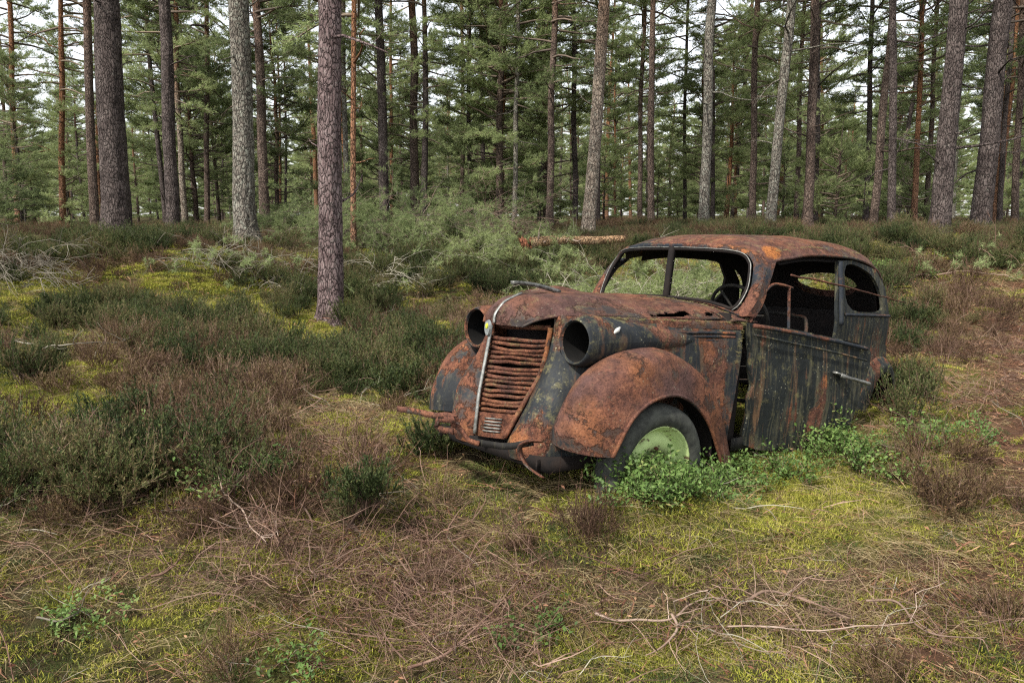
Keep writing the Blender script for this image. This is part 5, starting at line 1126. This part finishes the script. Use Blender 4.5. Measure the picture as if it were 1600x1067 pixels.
branch('short bleached stick lying behind the green sprigs of the small shrub', [(556, 792), (590, 796), (630, 790)], .007, .05, 'twig', seed=12, twigs=2)
branch('thin bare stem leaning over the moss left of the car nose', [(470, 800), (490, 850), (480, 905), (500, 935)], .007, .05, 'stem_pale', seed=13, twigs=6)

def brush(name, label, cat, u, v, R, hgt, n, mats, seed, D=None, foliage=0, lean=(1, 0), L=1.2, tr=.0042):
    q = np.random.default_rng(seed); g = ground_at(u, v) if D is None else None
    if g is None: d = pix_ray(u, v); g = Vector((d[0] / d[1] * D, D, 0)); g.z = float(H(g.x, g.y))
    root = bpy.data.objects.new(name, None); COL.objects.link(root); root.location = g; tag(root, label, cat)
    mb = MB(); T0 = []; TD = []
    for i in range(n):
        a = q.uniform(0, 6.28); r = R * q.random() ** .6; p = np.array([r * math.cos(a), r * math.sin(a) * .6, 0.0]); p[2] = float(H(g.x + p[0], g.y + p[1])) - g.z + hgt * q.random() * .5
        d = np.array([lean[0] + q.normal() * .8, lean[1] + q.normal() * .6, q.uniform(.1, 1.0)]); P = [p]; l = L * q.uniform(.4, 1.2); ns = 8
        for s in range(ns):
            d = d + q.normal(size=3) * .16 + np.array([0, 0, -.16]); d /= np.linalg.norm(d); P.append(P[-1] + d * l / ns)
        P = np.array(P); P[:, 2] = np.maximum(P[:, 2], H(g.x + P[:, 0], g.y + P[:, 1]) - g.z + .02)
        v_, f_ = tube(P, np.linspace(tr * q.uniform(.6, 1.6), .0015, ns + 1), 5, cap=False); mb.add(v_, f_)
        for s in range(5):
            k = q.integers(2, ns); dd = P[k] - P[k - 1]; dd /= np.linalg.norm(dd); dd = dd + q.normal(size=3) * .6; l2 = l * q.uniform(.1, .35); Q = [P[k]]
            for s2 in range(3): dd = dd + q.normal(size=3) * .2 - np.array([0, 0, .08]); dd /= np.linalg.norm(dd); Q.append(Q[-1] + dd * l2 / 3)
            v_, f_ = tube(Q, [.0035, .0028, .002, .0012], 4, cap=False); mb.add(v_, f_)
            if q.random() < foliage:
                for s2 in range(1, 4): T0 += [Q[s2] + q.normal(size=3) * .03 for _ in range(3)]; TD += [dd] * 3
    mb.obj('branches', [mats[0]], root)
    if T0:
        C = np.repeat(np.array(T0), 12, 0); Dr = np.repeat(np.array(TD), 12, 0) * .5 + q.normal(size=(len(C), 3)) * .6; Dr /= np.linalg.norm(Dr, axis=1)[:, None]
        m2 = MB(); v_, f_ = needles(C, C + Dr * q.uniform(.045, .085, (len(C), 1)), .006 * q.uniform(.7, 1.3, len(C))); m2.add(v_, f_); m2.obj('needles', [mats[1]], root, smooth=False)
    return root
nd = [M['twig'], M['needle']]; nd2 = [M['stem_pale'], M['needle']]
brush('brush_pile', 'pale grey heap of drooping dead branches at the left edge', 'brush pile', 8, 430, .6, .35, 120, [M['twig']], 11, lean=(.9, -.5), L=.9, tr=.0035)
brush('brush_pile', 'pale cut brushwood at the foot of the grey scaly pine', 'brush pile', 400, 428, 1.0, .22, 90, [M['twig'], M['needle']], 12, foliage=.12, lean=(.6, -.3), L=.8)
brush('brush_pile', 'arching orange brown dead branches beside the green fallen pine top', 'brush pile', 720, 372, 1.3, .75, 150, [M['stem_pale'], M['needle_dark']], 13, foliage=.25, lean=(.8, -.2), L=1.6)
brush('brush_pile', 'tall green heap of pine branches just right of the nearest pine', 'brush pile', 610, 382, 1.3, .8, 150, [M['limb'], M['needle_dark']], 14, foliage=.9, lean=(.5, -.2), L=1.3)
brush('brush_pile', 'light green pine sprays lying in front of the pale log', 'brush pile', 790, 414, 1.4, .22, 170, [M['twig'], M['needle_dark']], 15, foliage=.8, lean=(.5, -.4), L=.9)
brush('brush_pile', 'tangle of pale twigs and green needles behind the car windscreen', 'brush pile', 1010, 455, 1.4, .6, 230, [M['twig'], M['needle_dark']], 16, D=9.6, foliage=.6, lean=(.2, -.2), L=.8)
brush('brush_pile', 'broken pale sticks leaning on the mossy hump right of the nearest pine', 'brush pile', 585, 440, .7, .25, 40, [M['twig'], M['needle']], 17, foliage=.1, lean=(.7, -.5), L=.9)
brush('brush_pile', 'low green pine sprays in heather left of the nearest pine', 'brush pile', 450, 368, 1.2, .55, 110, [M['limb'], M['needle_dark']], 18, foliage=.9, lean=(.4, -.2), L=1.0)
brush('brush_pile', 'dry twiggy branches on the slope at the right edge', 'brush pile', 1545, 425, .8, .12, 36, [M['stem'], M['needle']], 19, foliage=.2, lean=(.4, -.2), L=.6)
# the pale log and its torn root
def at_depth(u, v, D): d = pix_ray(u, v); return Vector((d[0] / d[1] * D, D, CAM_H + d[2] / d[1] * D))
LD = 12.3
A_, B_ = at_depth(832, 379, LD - .3), at_depth(975, 373, LD + .3)
P = catmull(np.array([A_, A_.lerp(B_, .3) + Vector((0, 0, .02)), A_.lerp(B_, .65) + Vector((0, 0, -.01)), B_]), 30)
lg = bpy.data.objects.new('fallen_log', None); COL.objects.link(lg); tag(lg, 'pale orange log lying on the brush behind the car roof', 'log'); lg.location = P[0]
pl = P - P[0]; v_, f_ = tube(pl, np.linspace(.078, .058, 30) * (1 + .12 * vnoise(P * 6, 3)), 14); link('log_stem', make_mesh('log_stem', v_, f_, bark('bark_log', (.30, .17, .09), (.50, .31, .17), (.62, .45, .28), 99, lichen=.1)), lg)
for q in range(6):
    k = 2 + q * 2; d = np.array([rng.normal() * .6, -.5 + rng.normal() * .3, rng.uniform(-.6, .9)]); T = [pl[k]]
    for s in range(5): d = d + rng.normal(size=3) * .4; d /= np.linalg.norm(d); T.append(T[-1] + d * .07)
    v_, f_ = tube(T, np.linspace(.016, .004, 6), 6); link('branch_stub', make_mesh('branch_stub', v_, f_, M['stem_pale']), lg)
rt = at_depth(828, 366, LD); mb = MB()
for q in range(16):
    a = q / 16 * 6.28; d = np.array([math.cos(a) * .5, math.sin(a) * .4, rng.uniform(.8, 1.6)]); T = [np.array([math.cos(a) * .05, math.sin(a) * .05, -.25])]
    for s in range(4): d = d + rng.normal(size=3) * .25; d /= np.linalg.norm(d); T.append(T[-1] + d * rng.uniform(.04, .075))
    v_, f_ = tube(T, [.06, .055, .045, .03, .008], 6); mb.add(v_, f_)
o = mb.obj('torn_stump', [bark('torn_wood', (.10, .035, .02), (.24, .09, .05), (.36, .16, .09), 99, lichen=0)]); o.location = rt; tag(o, 'reddish torn stump standing at the left end of the pale log', 'stump')

# standing single shrubs in the foreground
def shrub(label, u, v, h, mbf, sc=1.0, stem=None, seed=0):
    g = ground_at(u, v); root = bpy.data.objects.new('heather_shrub', None); COL.objects.link(root); root.location = g; tag(root, label, 'shrub')
    lift = 0.0
    if stem:
        q = np.random.default_rng(seed); m = MB(); lift = stem
        for b in range(3):
            T = catmull(np.array([(-.10 + .05 * b, -.02, -.03), (-.06, 0, stem * .4), (.0, .01 * b, stem * .9), (.03 * (b - 1), 0, stem * 1.25), (.07 * (b - 1), .02, stem * 1.7)]), 14) + q.normal(size=(14, 3)) * .004
            v_, f_ = tube(T, np.linspace(.007, .003, 14), 6); m.add(v_, f_)
        m.obj('stem', [M['stem_dark']], root)
    f = mbf; V = np.concatenate(f.V) * sc + np.array([0, 0, lift]); fo = link('foliage', make_mesh('foliage', V, f.F, [M['stem_dark'], M['heather']], np.concatenate(f.M), smooth=False), root)
    return root
shrub('small green heather on a bare twisted stem below the bumper, by the straw', 572, 835, .3, heather(.22, .20, 34, 9), 1.0, .14, 1)
shrub('sparse dark heather bush rising on bare stems at the left foreground', 368, 800, .3, heather(.30, .24, 26, 6, .4, .7), 1.0, .12, 2)
shrub('green heather tuft standing close under the left end of the bumper', 680, 715, .3, heather(.22, .2, 46, 9), 1.0)
